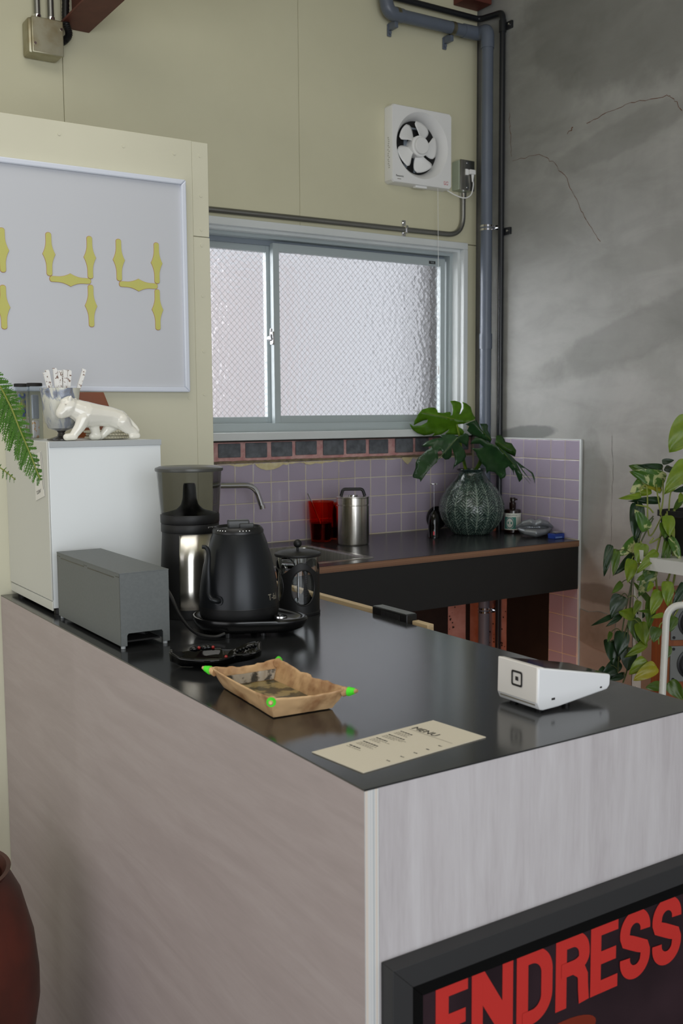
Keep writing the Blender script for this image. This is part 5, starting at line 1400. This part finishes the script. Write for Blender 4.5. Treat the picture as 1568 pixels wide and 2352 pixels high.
fw_ = thing('milk_frother', 'black bullet-shaped milk frother standing with its thin whisk pointing up', 'frother', (2.464, 3.142, WT))
MB().lathe([(.0215, 0), (.0215, .004), (.0205, .006), (.0222, .045), (.0210, .068), (.0165, .088), (.009, .100), (.003, .105), (.0012, .108)], (0, 0, .0004), 40).build('handle_body', m_blackgloss, fw_, world=False)
MB().cyl((0, 0, .104), (0, 0, .209), .0007, n=8).build('whisk_stem', m_chrome, fw_, world=False)
mb = MB(); mb.tube([(.0125 * math.cos(2 * PI * k / 30), .0125 * math.sin(2 * PI * k / 30), .209 + .002 * math.sin(k * 2.1)) for k in range(31)], .0012, 6, caps=False); mb.build('whisk_ring', m_chrome, fw_, world=False)
a = math.atan2(-.79, -.62); mb = MB(); c_ = Vector((math.cos(a), math.sin(a), 0)) * .0217; t_ = Vector((-math.sin(a), math.cos(a), 0)) * .0028
mb.face([c_ - t_ + Vector((0, 0, .013)), c_ + t_ + Vector((0, 0, .013)), c_ + t_ + Vector((0, 0, .027)), c_ - t_ + Vector((0, 0, .027))]); mb.build('power_switch', m_redled, fw_, world=False, smooth=False)

# ---- relief vase
vx, vy = 2.667, 3.158
vs_t = thing('relief_vase', 'round green glazed vase with leaf relief holding monstera leaves', 'vase', (vx, vy, WT))
vp = [(.0005, .0), (.066, .0), (.0735, .003), (.083, .013), (.105, .036), (.121, .065), (.1285, .095), (.1275, .118), (.119, .146), (.102, .175), (.080, .201), (.0635, .222), (.0545, .238), (.0520, .246), (.0545, .252), (.0590, .2565)]
mb = MB(); nA, nZ = 300, 190; lay = mb.bm.verts.layers.float.new('glaze')
def vr(z):
    for (ra, za), (rb, zb) in zip(vp[1:-1], vp[2:]):
        if za <= z <= zb:
            t = (z - za) / (zb - za + 1e-9); t = t * t * (3 - 2 * t) * .35 + t * .65; return ra + (rb - ra) * t
    return vp[-1][0]
vr_t = [vr(.2565 * j / nZ) for j in range(nZ + 1)]
for _ in range(3): vr_t = [vr_t[0]] + [(vr_t[j - 1] + 2 * vr_t[j] + vr_t[j + 1]) / 4 for j in range(1, nZ)] + [vr_t[-1]]
def leafrel(a, z):
    for row, (zc, hh, off) in enumerate(((-.030, .100, 0), (.012, .105, .5), (.058, .105, 0), (.104, .105, .5), (.148, .075, 0))):
        nl = 9; u = (a / (2 * PI) * nl + off) % 1.0 - .5; t = (z - zc) / hh
        if 0 <= t <= 1:
            wv_ = .52 * (1 - t ** 2.4) ** .75
            d = abs(u)
            if d < wv_:
                rim = (wv_ - d) / .07
                vein = .5 + .5 * math.cos((t * 9 - d * 6.5) * 2 * PI)
                if rim < 1: return .12 + .5 * (1 - abs(2 * rim - 1))
                if d < .035: return .75
                return .30 + .42 * vein
    return .32
vv = []
for j in range(nZ + 1):
    row = []
    for i in range(nA):
        a = 2 * PI * i / nA; z = .2565 * j / nZ; fade = 1 if z < .20 else max(0, 1 - (z - .20) / .03)
        f = leafrel(a, z); r = vr_t[j] + .0034 * f * fade - .001
        v_ = mb.bm.verts.new((r * math.cos(a), r * math.sin(a), z + .0004)); v_[lay] = f * fade + (1 - fade) * .36; row.append(v_)
    vv.append(row)
for j in range(nZ):
    for i in range(nA): mb.bm.faces.new((vv[j][i], vv[j][(i + 1) % nA], vv[j + 1][(i + 1) % nA], vv[j + 1][i]))
mb.bm.faces.new(vv[0][::-1])
mb.build('body', m_vase, vs_t, world=False, angle=80, normals=False)
MB().lathe([(.0578, .2545), (.0600, .2575), (.0578, .2600), (.0535, .2585), (.0480, .246), (.0480, .20), (.0005, .19)], (0, 0, 0), 56, cap0=False).build('rim', M('vase_rim', (34, 48, 48), .2, coat=.4), vs_t, world=False)
bk = thing('black_disc', 'black round rubber plug leaning on the tiles behind the relief vase', 'plug', (2.655, 3.366, WT))
MB().cyl((2.655, 3.360, WT + .0485), (2.655, 3.372, WT + .0485), .048, n=40).build('disc', m_black, bk)
MB().cyl((2.655, 3.352, WT + .0485), (2.655, 3.360, WT + .0485), .030, n=32).build('hub', m_black, bk)

# ---- monstera leaves in the vase
def outline_leaf(name, label, cen, pts, mat, stem, mat_s, midrib, dome=.012, droop=0.0):
    c = Vector(cen); t = bmesh.new()
    vs_ = [t.verts.new((u, v, 0)) for u, v in pts]
    for i in range(len(vs_)): t.edges.new((vs_[i], vs_[(i + 1) % len(vs_)]))
    bmesh.ops.triangle_fill(t, use_beauty=True, edges=t.edges[:])
    for _ in range(3):
        long_e = [e for e in t.edges if e.calc_length() > .016]
        if long_e: bmesh.ops.subdivide_edges(t, edges=long_e, cuts=1); bmesh.ops.triangulate(t, faces=[f for f in t.faces if len(f.verts) > 3])
    m0, m1 = Vector(midrib[0]), Vector(midrib[1]); d = (m1 - m0).normalized(); L = (m1 - m0).length
    for v in t.verts:
        p = Vector((v.co.x, v.co.y)); s = (p - m0).dot(d); q = abs((p - m0).x * d.y - (p - m0).y * d.x)
        w_ = dome * (1 - min(1, q / .05)) ** 2 * -1 + .35 * q - droop * (max(0, s) / L) ** 2 * .05 + .004 * noise.noise(Vector((p.x * 40, p.y * 40, cen[0])))
        v.co = c + RW * v.co.x + UW * v.co.y + WW * w_
    root = thing(name, label, 'leaf', stem[-1])
    mb = MB(); mb.merge(t)
    o = mb.build('blade', mat, root, angle=60); sd = o.modifiers.new('t', 'SOLIDIFY'); sd.thickness = .0007; sd.offset = 0
    sp_ = spline(stem, 8); MB().tube(sp_, [.0036 + .0022 * i / len(sp_) for i in range(len(sp_))], 10).build('stem', mat_s, root)
    n = 8; base = c + RW * m0.x + UW * m0.y; tip = c + RW * m1.x + UW * m1.y
    mb = MB(); mb.tube([base.lerp(tip, i / n) - WW * (dome + .0022 - .35 * 0 + (droop * (i / n) ** 2 * .05)) for i in range(n + 1)], [.0022 * (1 - .8 * i / n) for i in range(n + 1)], 8)
    mb.build('midrib', mat_s, root)
    return root
outline_leaf('monstera_leaf', 'bright green split monstera leaf, uppermost, in front of the window corner', MON_A[0], MON_A[1], m_monl, MSTEM['A'], LM['l'], ((.035, -.005), (-.13, .03)), dome=.010)
outline_leaf('monstera_leaf', 'dark glossy monstera leaf hanging to the left of the vase', MON_B[0], MON_B[1], m_mond, MSTEM['B'], LM['g'], ((.055, .062), (-.085, -.095)))
outline_leaf('monstera_leaf', 'dark monstera leaf hanging to the right with long drooping fingers', MON_C[0], MON_C[1], m_mond, MSTEM['C'], LM['g'], ((-.02, .06), (.1, -.08)))
outline_leaf('monstera_leaf', 'dark monstera leaf behind the grey pipe, between the top and right leaves', MON_D[0], MON_D[1], m_mond, MSTEM['D'], LM['g'], ((.04, -.04), (-.03, .03)))
outline_leaf('monstera_leaf', 'small rounded green monstera leaf furthest right against the lilac tiles', MON_E[0], MON_E[1], leafmat('monstera_mid', (66, 104, 36), (46, 82, 34), transl=.35), MSTEM['E'], LM['g'], ((-.03, .01), (.04, -.03)))

# ---- lotion bottle
lb = thing('lotion_bottle', 'dark brown lotion pump bottle with a cream and teal label', 'bottle', (2.822, 3.088, WT))
MB().lathe([(.031, 0), (.0335, .003), (.0335, .088), (.0325, .0925), (.029, .095), (.012, .0965), (.012, .101)], (0, 0, .0004), 48).build('body', m_bottle, lb, world=False)
MB().lathe([(.01285, .0985), (.0133, .1), (.0133, .122), (.0085, .124), (.0085, .128)], (0, 0, 0), 32).build('collar', m_bottle, lb, world=False)
mb = MB(); mb.lathe([(.0085, .127), (.0105, .129), (.0105, .141), (.0095, .1425), (.001, .143)], (0, 0, 0), 28); mb.tube([(-.004, -.004, .136), (.012, -.014, .135)], [.0045, .0035], 10); mb.build('pump_head', m_bottle, lb, world=False)
la = math.atan2(-.74, -.675)
def label_strip(mat, a0, a1, z0, z1, R, name):
    n = 24; mb = MB(); lo = []; hi = []
    for i in range(n + 1):
        a = a0 + (a1 - a0) * i / n; lo.append(mb.bm.verts.new((R * math.cos(a), R * math.sin(a), z0))); hi.append(mb.bm.verts.new((R * math.cos(a), R * math.sin(a), z1)))
    for i in range(n): mb.bm.faces.new((lo[i], lo[i + 1], hi[i + 1], hi[i]))
    return mb.build(name, mat, lb, world=False, normals=False)
lab = label_strip(m_label, la - 1.55, la + 1.55, .0145, .081, .0337, 'paper_label')
label_strip(m_teal, la - 1.1, la + .42, .0185, .066, .0338, 'teal_panel')
def on_label(o, zoff, aoff, R=.0341):
    for v in o.data.vertices:
        p = v.co.copy(); a = la + aoff + p.x / R; v.co = Vector((R * math.cos(a), R * math.sin(a), zoff + p.z))
def oval(mat, ru, rv, R, name, a_c=-.34, zc=.0425):
    n = 40; mb = MB(); vs_ = []
    cv = mb.bm.verts.new((R * math.cos(la + a_c), R * math.sin(la + a_c), zc))
    for i in range(n):
        th = 2 * PI * i / n; a = la + a_c + ru / R * math.cos(th); vs_.append(mb.bm.verts.new((R * math.cos(a), R * math.sin(a), zc + rv * math.sin(th))))
    for i in range(n): mb.bm.faces.new((cv, vs_[i], vs_[(i + 1) % n]))
    mb.build(name, mat, lb, world=False, normals=False)
oval(m_label, .0180, .0232, .03395, 'label_oval'); oval(M('oval_ring', (50, 110, 116), .5), .0163, .0215, .0341, 'label_oval_ring'); oval(m_label, .0132, .0180, .03425, 'label_oval')
for txt, sz, zo, ao in (('HAND LOTION', .0062, .0715, -.72), ('AROMATIC', .0026, .048, -.34 - .22), ('LOTION', .0026, .034, -.34 - .16)):
    o = text_mesh('label_text', txt, sz, m_ink, lb, (vx * 0, 0, 0), (1, 0, 0), (0, 0, 1), 1.0, lift=0)
    inv = chain_world(lb)
    for v in o.data.vertices: v.co = inv @ v.co
    on_label(o, zo, ao, .0344)
mb = MB()
for i in range(12):
    z = .063 - i * .0036; a0_ = la + .55
    for k in range(3):
        a = a0_ + k * .2; R = .0341
        mb.face([(R * math.cos(a), R * math.sin(a), z), (R * math.cos(a + .16), R * math.sin(a + .16), z), (R * math.cos(a + .16), R * math.sin(a + .16), z + .0013), (R * math.cos(a), R * math.sin(a), z + .0013)])
tag(mb.build('small_print', m_greyink, lb, world=False, smooth=False), kind='stuff')

# ---- silver lips
lp = MB(); lx, ly_ = 2.796, 2.938
Ld = Vector((.84, -.54, 0)); Fd = Vector((-.54, -.84, 0)); o0 = Vector((lx, ly_, WT))
def LP(a, f, z): return o0 + Ld * a * 1.12 + Fd * f * 1.05 + Vector((0, 0, z * 1.1))
limb(lp, [LP(-.062, .006, .036), LP(-.038, .022, .049), LP(-.016, .030, .055)], [.005, .0125, .0150])
limb(lp, [LP(-.016, .030, .055), LP(0, .030, .0475), LP(.016, .030, .055)], [.0150, .0115, .0150])
limb(lp, [LP(.016, .030, .055), LP(.038, .022, .049), LP(.062, .006, .037)], [.0150, .0125, .005])
limb(lp, [LP(-.058, .006, .030), LP(-.032, .026, .021), LP(0, .036, .0175), LP(.032, .026, .021), LP(.058, .006, .030)], [.004, .0135, .0175, .0135, .004])
limb(lp, [LP(-.048, -.010, .032), LP(-.02, -.014, .034), LP(.02, -.014, .034), LP(.050, -.010, .034)], [.012, .027, .027, .014], 5)
limb(lp, [LP(-.03, -.02, .024), LP(.045, -.02, .026)], [.022, .022], 6)
lps = thing('lips_ornament', 'silver painted lips-shaped ornament on the worktop beside the lotion bottle', 'ornament', (lx, ly_, WT))
o = voxel('body', lp, m_lips, lps, .0016, 4)
for v in o.data.vertices: v.co.z = max(v.co.z, .0004)

bxx = thing('blue_box', 'small blue box on the worktop at the wall end beside the silver lips', 'box', (2.832, 2.852, WT), 0)
MB().box(2.803, 2.8545, 2.832, 2.868, WT + .0004, WT + .0195, .001).build('carton', m_blue, bxx)
MB().box(2.807, 2.842, 2.8312, 2.8325, WT + .003, WT + .009).build('printed_band', M('pale_blue', (110, 140, 200), .4), bxx, smooth=False)
lt = tag(MB().box(2.812, 2.852, 2.838, 2.856, WT + .0198, WT + .0275, .002).build('lighter', m_steel), 'small steel lighter lying on the blue box', 'lighter')

# ================================================================== right side: shelf, pothos, speaker, chair
sh = thing('plant_shelf', 'white slotted steel shelf against the concrete wall under the pothos', 'shelf', (2.69, 1.95, FZ))
SX_, SY_ = (2.528, 2.8625), (1.62, 2.205)
def post(x, y, dx, dy):
    mb = MB(); th = .0022; wd = .036
    # slotted leg, flat plates with real openings
    zs = [FZ + .001]; z = .05
    while z < .86: zs += [z, z + .018]; z += .05
    zs.append(.905)
    for i in range(0, len(zs) - 1):
        solid = i % 2 == 0
        for ax in (0, 1):
            sgn = dx if ax == 0 else dy
            segs = ((0, wd),) if solid else ((0, wd * .40), (wd * .60, wd))
            for s0, s1 in segs:
                if ax == 0: xa, xb = sorted((x + sgn * s0, x + sgn * s1)); mb.box(xa, xb, min(y, y + dy * th), max(y, y + dy * th), zs[i], zs[i + 1])
                else: ya_, yb_ = sorted((y + sgn * s0, y + sgn * s1)); mb.box(min(x, x + dx * th), max(x, x + dx * th), ya_, yb_, zs[i], zs[i + 1])
    mb.build('post', m_whitesteel, sh, smooth=False)
for x, dx in ((SX_[0], 1), (SX_[1], -1)):
    for y, dy in ((SY_[0], 1), (SY_[1], -1)): post(x, y, dx, dy)
for z in (.882, .30):
    MB().box(SX_[0] + .003, SX_[1] - .003, SY_[0] + .003, SY_[1] - .003, z, z + .003, .0005, 1).build('shelf_board', m_whitesteel, sh, smooth=False) if z > .5 else None
MB().box(SX_[0] + .003, SX_[1] - .003, SY_[1] - .0042, SY_[1] - .0025, .845, .885).build('shelf_rim', m_whitesteel, sh, smooth=False)
MB().box(SX_[0] + .0025, SX_[0] + .0042, SY_[0] + .003, SY_[1] - .003, .845, .885).build('shelf_rim', m_whitesteel, sh, smooth=False)
mb = MB()
for z in (.868, .855):
    mb.ico((SX_[0] + .017, SY_[1] - .042, z + .004), .006, 2)
for y in (2.19, 2.175): mb.ico((SX_[0] - .001, y, .865), .0055, 2)
tag(mb.build('bolt_heads', m_chrome, sh), kind='stuff')

pth = thing('pothos', 'trailing pothos with lime and variegated leaves in a square black pot on the white shelf', 'potted plant', (2.70, 2.13, .885))
mb = MB(); pr0, pr1 = .076, .098
def sqr(h, z, r=.012): return [Vector((2.715 + x, 2.10 + y, z)) for x, y in rrect(h, r)]
mb.rings([sqr(pr0, .8855), sqr(pr0 + .002, .889), sqr(pr1 - .006, 1.005), sqr(pr1, 1.007), sqr(pr1, 1.026), sqr(pr1 - .004, 1.026), sqr(pr1 - .008, 1.0)], True, True)
mb.build('pot', m_black, pth, angle=40)
MB().rings([sqr(pr1 - .0085, 1.001), sqr(pr1 - .03, 1.012), sqr(.02, 1.014)], False, True).build('soil', m_soil, pth)
rl = random.Random(21)
def heart_leaf(b, t, wd, mat, parent, fold=.3, curl=.16):
    b, t = Vector(b), Vector(t); t = b + (t - b) * 1.12; d = t - b; L = d.length; d.normalize()
    view = WW.copy(); side = d.cross(view).normalized()
    tilt = rl.uniform(-.28, .28); wd *= 1.5; nrm = side.cross(d).normalized()
    if nrm.dot(view) > 0: nrm = -nrm
    side = (side * math.cos(tilt) + nrm * math.sin(tilt)).normalized(); nrm = side.cross(d).normalized()
    if nrm.dot(view) > 0: nrm = -nrm
    wd = min(wd / max(.55, math.cos(tilt)), L * 1.15)
    nu_, nv_ = 12, 8; mb = MB(); g = []
    for i in range(nu_ + 1):
        s_ = i / nu_; u = -.07 + 1.07 * (s_ ** 1.25); row = []
        hwid = wd / 2 * 1.62 * s_ ** .52 * (1 - s_) ** .80 * (1.06 - .12 * s_)
        for j in range(nv_ + 1):
            v = -1 + 2 * j / nv_
            back = -.10 * L * abs(v) ** 1.6 * (1 - s_) ** 2 * min(1, s_ * 4)
            p = b + d * (u * L + back) + side * (v * hwid) + nrm * (-fold * abs(v) * hwid * -.5 - curl * L * (u - .35) ** 2 + .02 * L * math.sin(v * 5 + u * 7))
            row.append(mb.bm.verts.new(p))
        g.append(row)
    for i in range(nu_):
        for j in range(nv_):
            mb.bm.faces.new((g[i][j], g[i][j + 1], g[i + 1][j + 1], g[i + 1][j]))
    bmesh.ops.remove_doubles(mb.bm, verts=mb.bm.verts[:], dist=1e-5)
    return mb.build('leaf', mat, parent, angle=60, normals=False)
for b_, t_, w__, k_ in LEAVES:
    heart_leaf(b_, t_, w__, LM[k_], pth)
rx = random.Random(5)
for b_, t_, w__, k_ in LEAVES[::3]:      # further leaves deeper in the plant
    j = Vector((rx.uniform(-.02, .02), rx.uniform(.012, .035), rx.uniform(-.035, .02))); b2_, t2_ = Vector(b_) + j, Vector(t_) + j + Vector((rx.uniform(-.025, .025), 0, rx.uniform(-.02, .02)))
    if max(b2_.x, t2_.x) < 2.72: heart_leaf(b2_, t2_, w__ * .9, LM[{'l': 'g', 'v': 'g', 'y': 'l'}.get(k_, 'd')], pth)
for i, vpts in enumerate(VINES):
    MB().tube(spline(vpts, 6), .0032 if i in (0, 1, 4) else .0024, 8).build('vine', m_vinedark if i in (2, 3, 5, 6) else m_vine, pth)
for b_, t_, w__, k_ in LEAVES:      # petioles reach back to the nearest vine or the pot
    bq = Vector(b_); best = None
    for vpts in VINES:
        for q in spline(vpts, 4):
            if best is None or (q - bq).length < (best - bq).length: best = q
    if best is not None and .004 < (best - bq).length < .09:
        mid = bq.lerp(best, .5) + Vector((0, 0, .012)); MB().tube(spline([bq, mid, best], 4), .0015, 6).build('petiole', m_vine if k_ in 'lyv' else m_vinedark, pth)

# ---- speaker
spk = thing('speaker_cabinet', 'orange wood floor loudspeaker with grey baffle behind the pothos', 'speaker', (2.615, 2.137, FZ), math.radians(-29))
sw, sdp, shh = .155, .14, .83
MB().box(0, sw, .012, sdp, .0005, shh, .003).build('cabinet', m_speaker, spk, world=False)
for zc in (.735, .600):
    MB().box(.012, sw - .012, .006, .0135, zc - .058, zc + .058, .003).build('baffle_plate', m_baffle, spk, world=False)
    MB().lathe([(.052, -.0005), (.052, -.004), (.046, -.005), (.0445, 0)], (sw / 2 + .008, .006, zc), 44, axis='Y').build('cone_surround', m_black, spk, world=False)
    MB().lathe([(.0445, -.001), (.040, -.004), (.036, .001), (.018, .010), (.0175, .004), (.010, -.001), (.001, -.002)], (sw / 2 + .008, .006, zc), 44, axis='Y').build('cone', M('cone_black', (30, 30, 31), .6), spk, world=False)
    mb = MB()
    for dx in (.022, sw - .014):
        for dz in (-.049, .049): mb.cyl((dx, .0045, zc + dz), (dx, .007, zc + dz), .005, n=12)
    tag(mb.build('screw_heads', m_black, spk, world=False), kind='stuff')
MB().box(.03, sw - .03, .006, .0135, .12, .42, .003).build('grille', m_black, spk, world=False)

# ---- white tubular chair
chx = thing('tubular_chair', 'white tubular steel chair behind the right end of the counter', 'chair', (2.2, 1.5, FZ))
A = Vector((2.121, 1.75, 0)); D2 = Vector((.62, -.785, 0)); Fw = Vector((.785, .62, 0))
def cpt(s, f, z): return A + D2 * s + Fw * f + Vector((0, 0, z))
Wd = .40
back = [cpt(-.01, .035, FZ + .011), cpt(0, .0, .50), cpt(.008, .047, .835), cpt(Wd - .008, .047, .835), cpt(Wd, 0, .50), cpt(Wd + .01, .035, FZ + .011)]
MB().tube(fillet(back, .045, 10), .0092, 16).build('back_frame', m_whitesteel, chx)
for s in (-.01, Wd + .01):
    MB().tube(fillet([cpt(s * .5 if s < 0 else Wd + .004, -.002, .37), cpt(s, -.40, .37), cpt(s, -.43, FZ + .011)], .04, 8), .0092, 14).build('front_leg', m_whitesteel, chx)
mb = MB(); mb.rings([[cpt(s, f, z) for s, f in ((.0, -.005), (Wd, -.005), (Wd, -.42), (.0, -.42))] for z in (.38, .398)]); mb.build('seat', m_whitesteel, chx)

# ================================================================== left: jar with tree fern
jr = thing('fern_jar', 'red-brown glazed floor jar with a tall fern at the left edge', 'potted plant', (.361, 1.916, FZ))
MB().lathe([(.09, 0), (.10, .004), (.125, .1), (.155, .22), (.1715, .32), (.1720, .37), (.165, .44), (.145, .52), (.128, .555), (.122, .565), (.128, .575), (.120, .575), (.112, .56), (.12, .5)], (0, 0, .0003), 64).build('jar', m_pot, jr, world=False)
MB().lathe([(.118, .535), (.06, .548), (.001, .55)], (0, 0, 0), 40, cap0=False).build('soil', m_soil, jr, world=False)
trunk = spline([(.361, 1.916, FZ + .53), (.34, 1.93, .85), (.325, 1.945, 1.2), (.33, 1.95, 1.45)], 8)
MB().tube(trunk, [.012 - .006 * i / len(trunk) for i in range(len(trunk))], 12).build('trunk', m_vinedark, jr)
def frond(path, n, plen, seed, droop=.5, k0=0.0):
    rf = random.Random(seed); P = spline(path, 12); m = len(P)
    ro = MB().tube(P, [.0018 * (1 - .7 * i / m) + .0004 for i in range(m)], 8).build('frond', m_vine, jr)
    for i in range(n):
        t = k0 + (1 - k0) * (i + .5) / n; q = P[min(m - 2, int(t * (m - 1)))]; dirv = (P[min(m - 1, int(t * (m - 1)) + 1)] - q).normalized()
        sidev = dirv.cross(Vector((-.80, -.45, .15))).normalized()
        L0 = plen * (math.sin(PI * min(1, .22 + .76 * t)) ** .8 + .10)
        for s in (-1, 1):
            L = L0 * (1.0 if s > 0 else .62)
            mb = MB(); a_dir = (sidev * s * .92 + dirv * .42 + Vector((0, 0, -droop * (.4 + rf.random() * .3)))).normalized()
            nl = max(5, int(L / .0036)); a_dir = (a_dir + Vector((rf.uniform(-.16, .16), rf.uniform(-.16, .16), rf.uniform(-.2, .1)))).normalized(); prev = q.copy()
            for j in range(nl):
                u = j / nl; c = q + a_dir * (L * u) + Vector((0, 0, -droop * .22 * L * u * u))
                al = a_dir; lw = .0108 * (1 - .6 * u) * rf.uniform(.85, 1.15) * min(1, .35 + L / .03) * min(1, L / .05)
                pv = al.cross(Vector((-.75, -.5, .35))).normalized()
                for s2 in (-1, 1):
                    tip = c + pv * s2 * lw + al * lw * .38 + Vector((0, 0, -rf.uniform(.001, .004))); wv_ = .0028 * min(1, .5 + L / .03)
                    m1 = c.lerp(tip, .45) + al * wv_; m2 = c.lerp(tip, .45) - al * wv_
                    mb.face([c, m1, tip, m2])
            mb.build('pinna', m_fern, ro, smooth=False, normals=False)
frond([(.33, 1.95, 1.45), (.42, 1.945, 1.452), (.49, 1.905, 1.405), (.50, 1.838, 1.361), (.50, 1.777, 1.316), (.50, 1.719, 1.274), (.50, 1.671, 1.236)], 30, .050, 1, .6, .30)
frond([(.33, 1.95, 1.40), (.40, 1.96, 1.36), (.45, 1.93, 1.30), (.475, 1.90, 1.262), (.492, 1.86, 1.243), (.50, 1.815, 1.228)], 8, .022, 2, .4, .55)
frond([(.361, 1.916, FZ + .55), (.42, 1.985, .56), (.478, 2.06, .530), (.50, 2.09, .495), (.505, 2.092, .455)], 8, .035, 3, .4, .4)
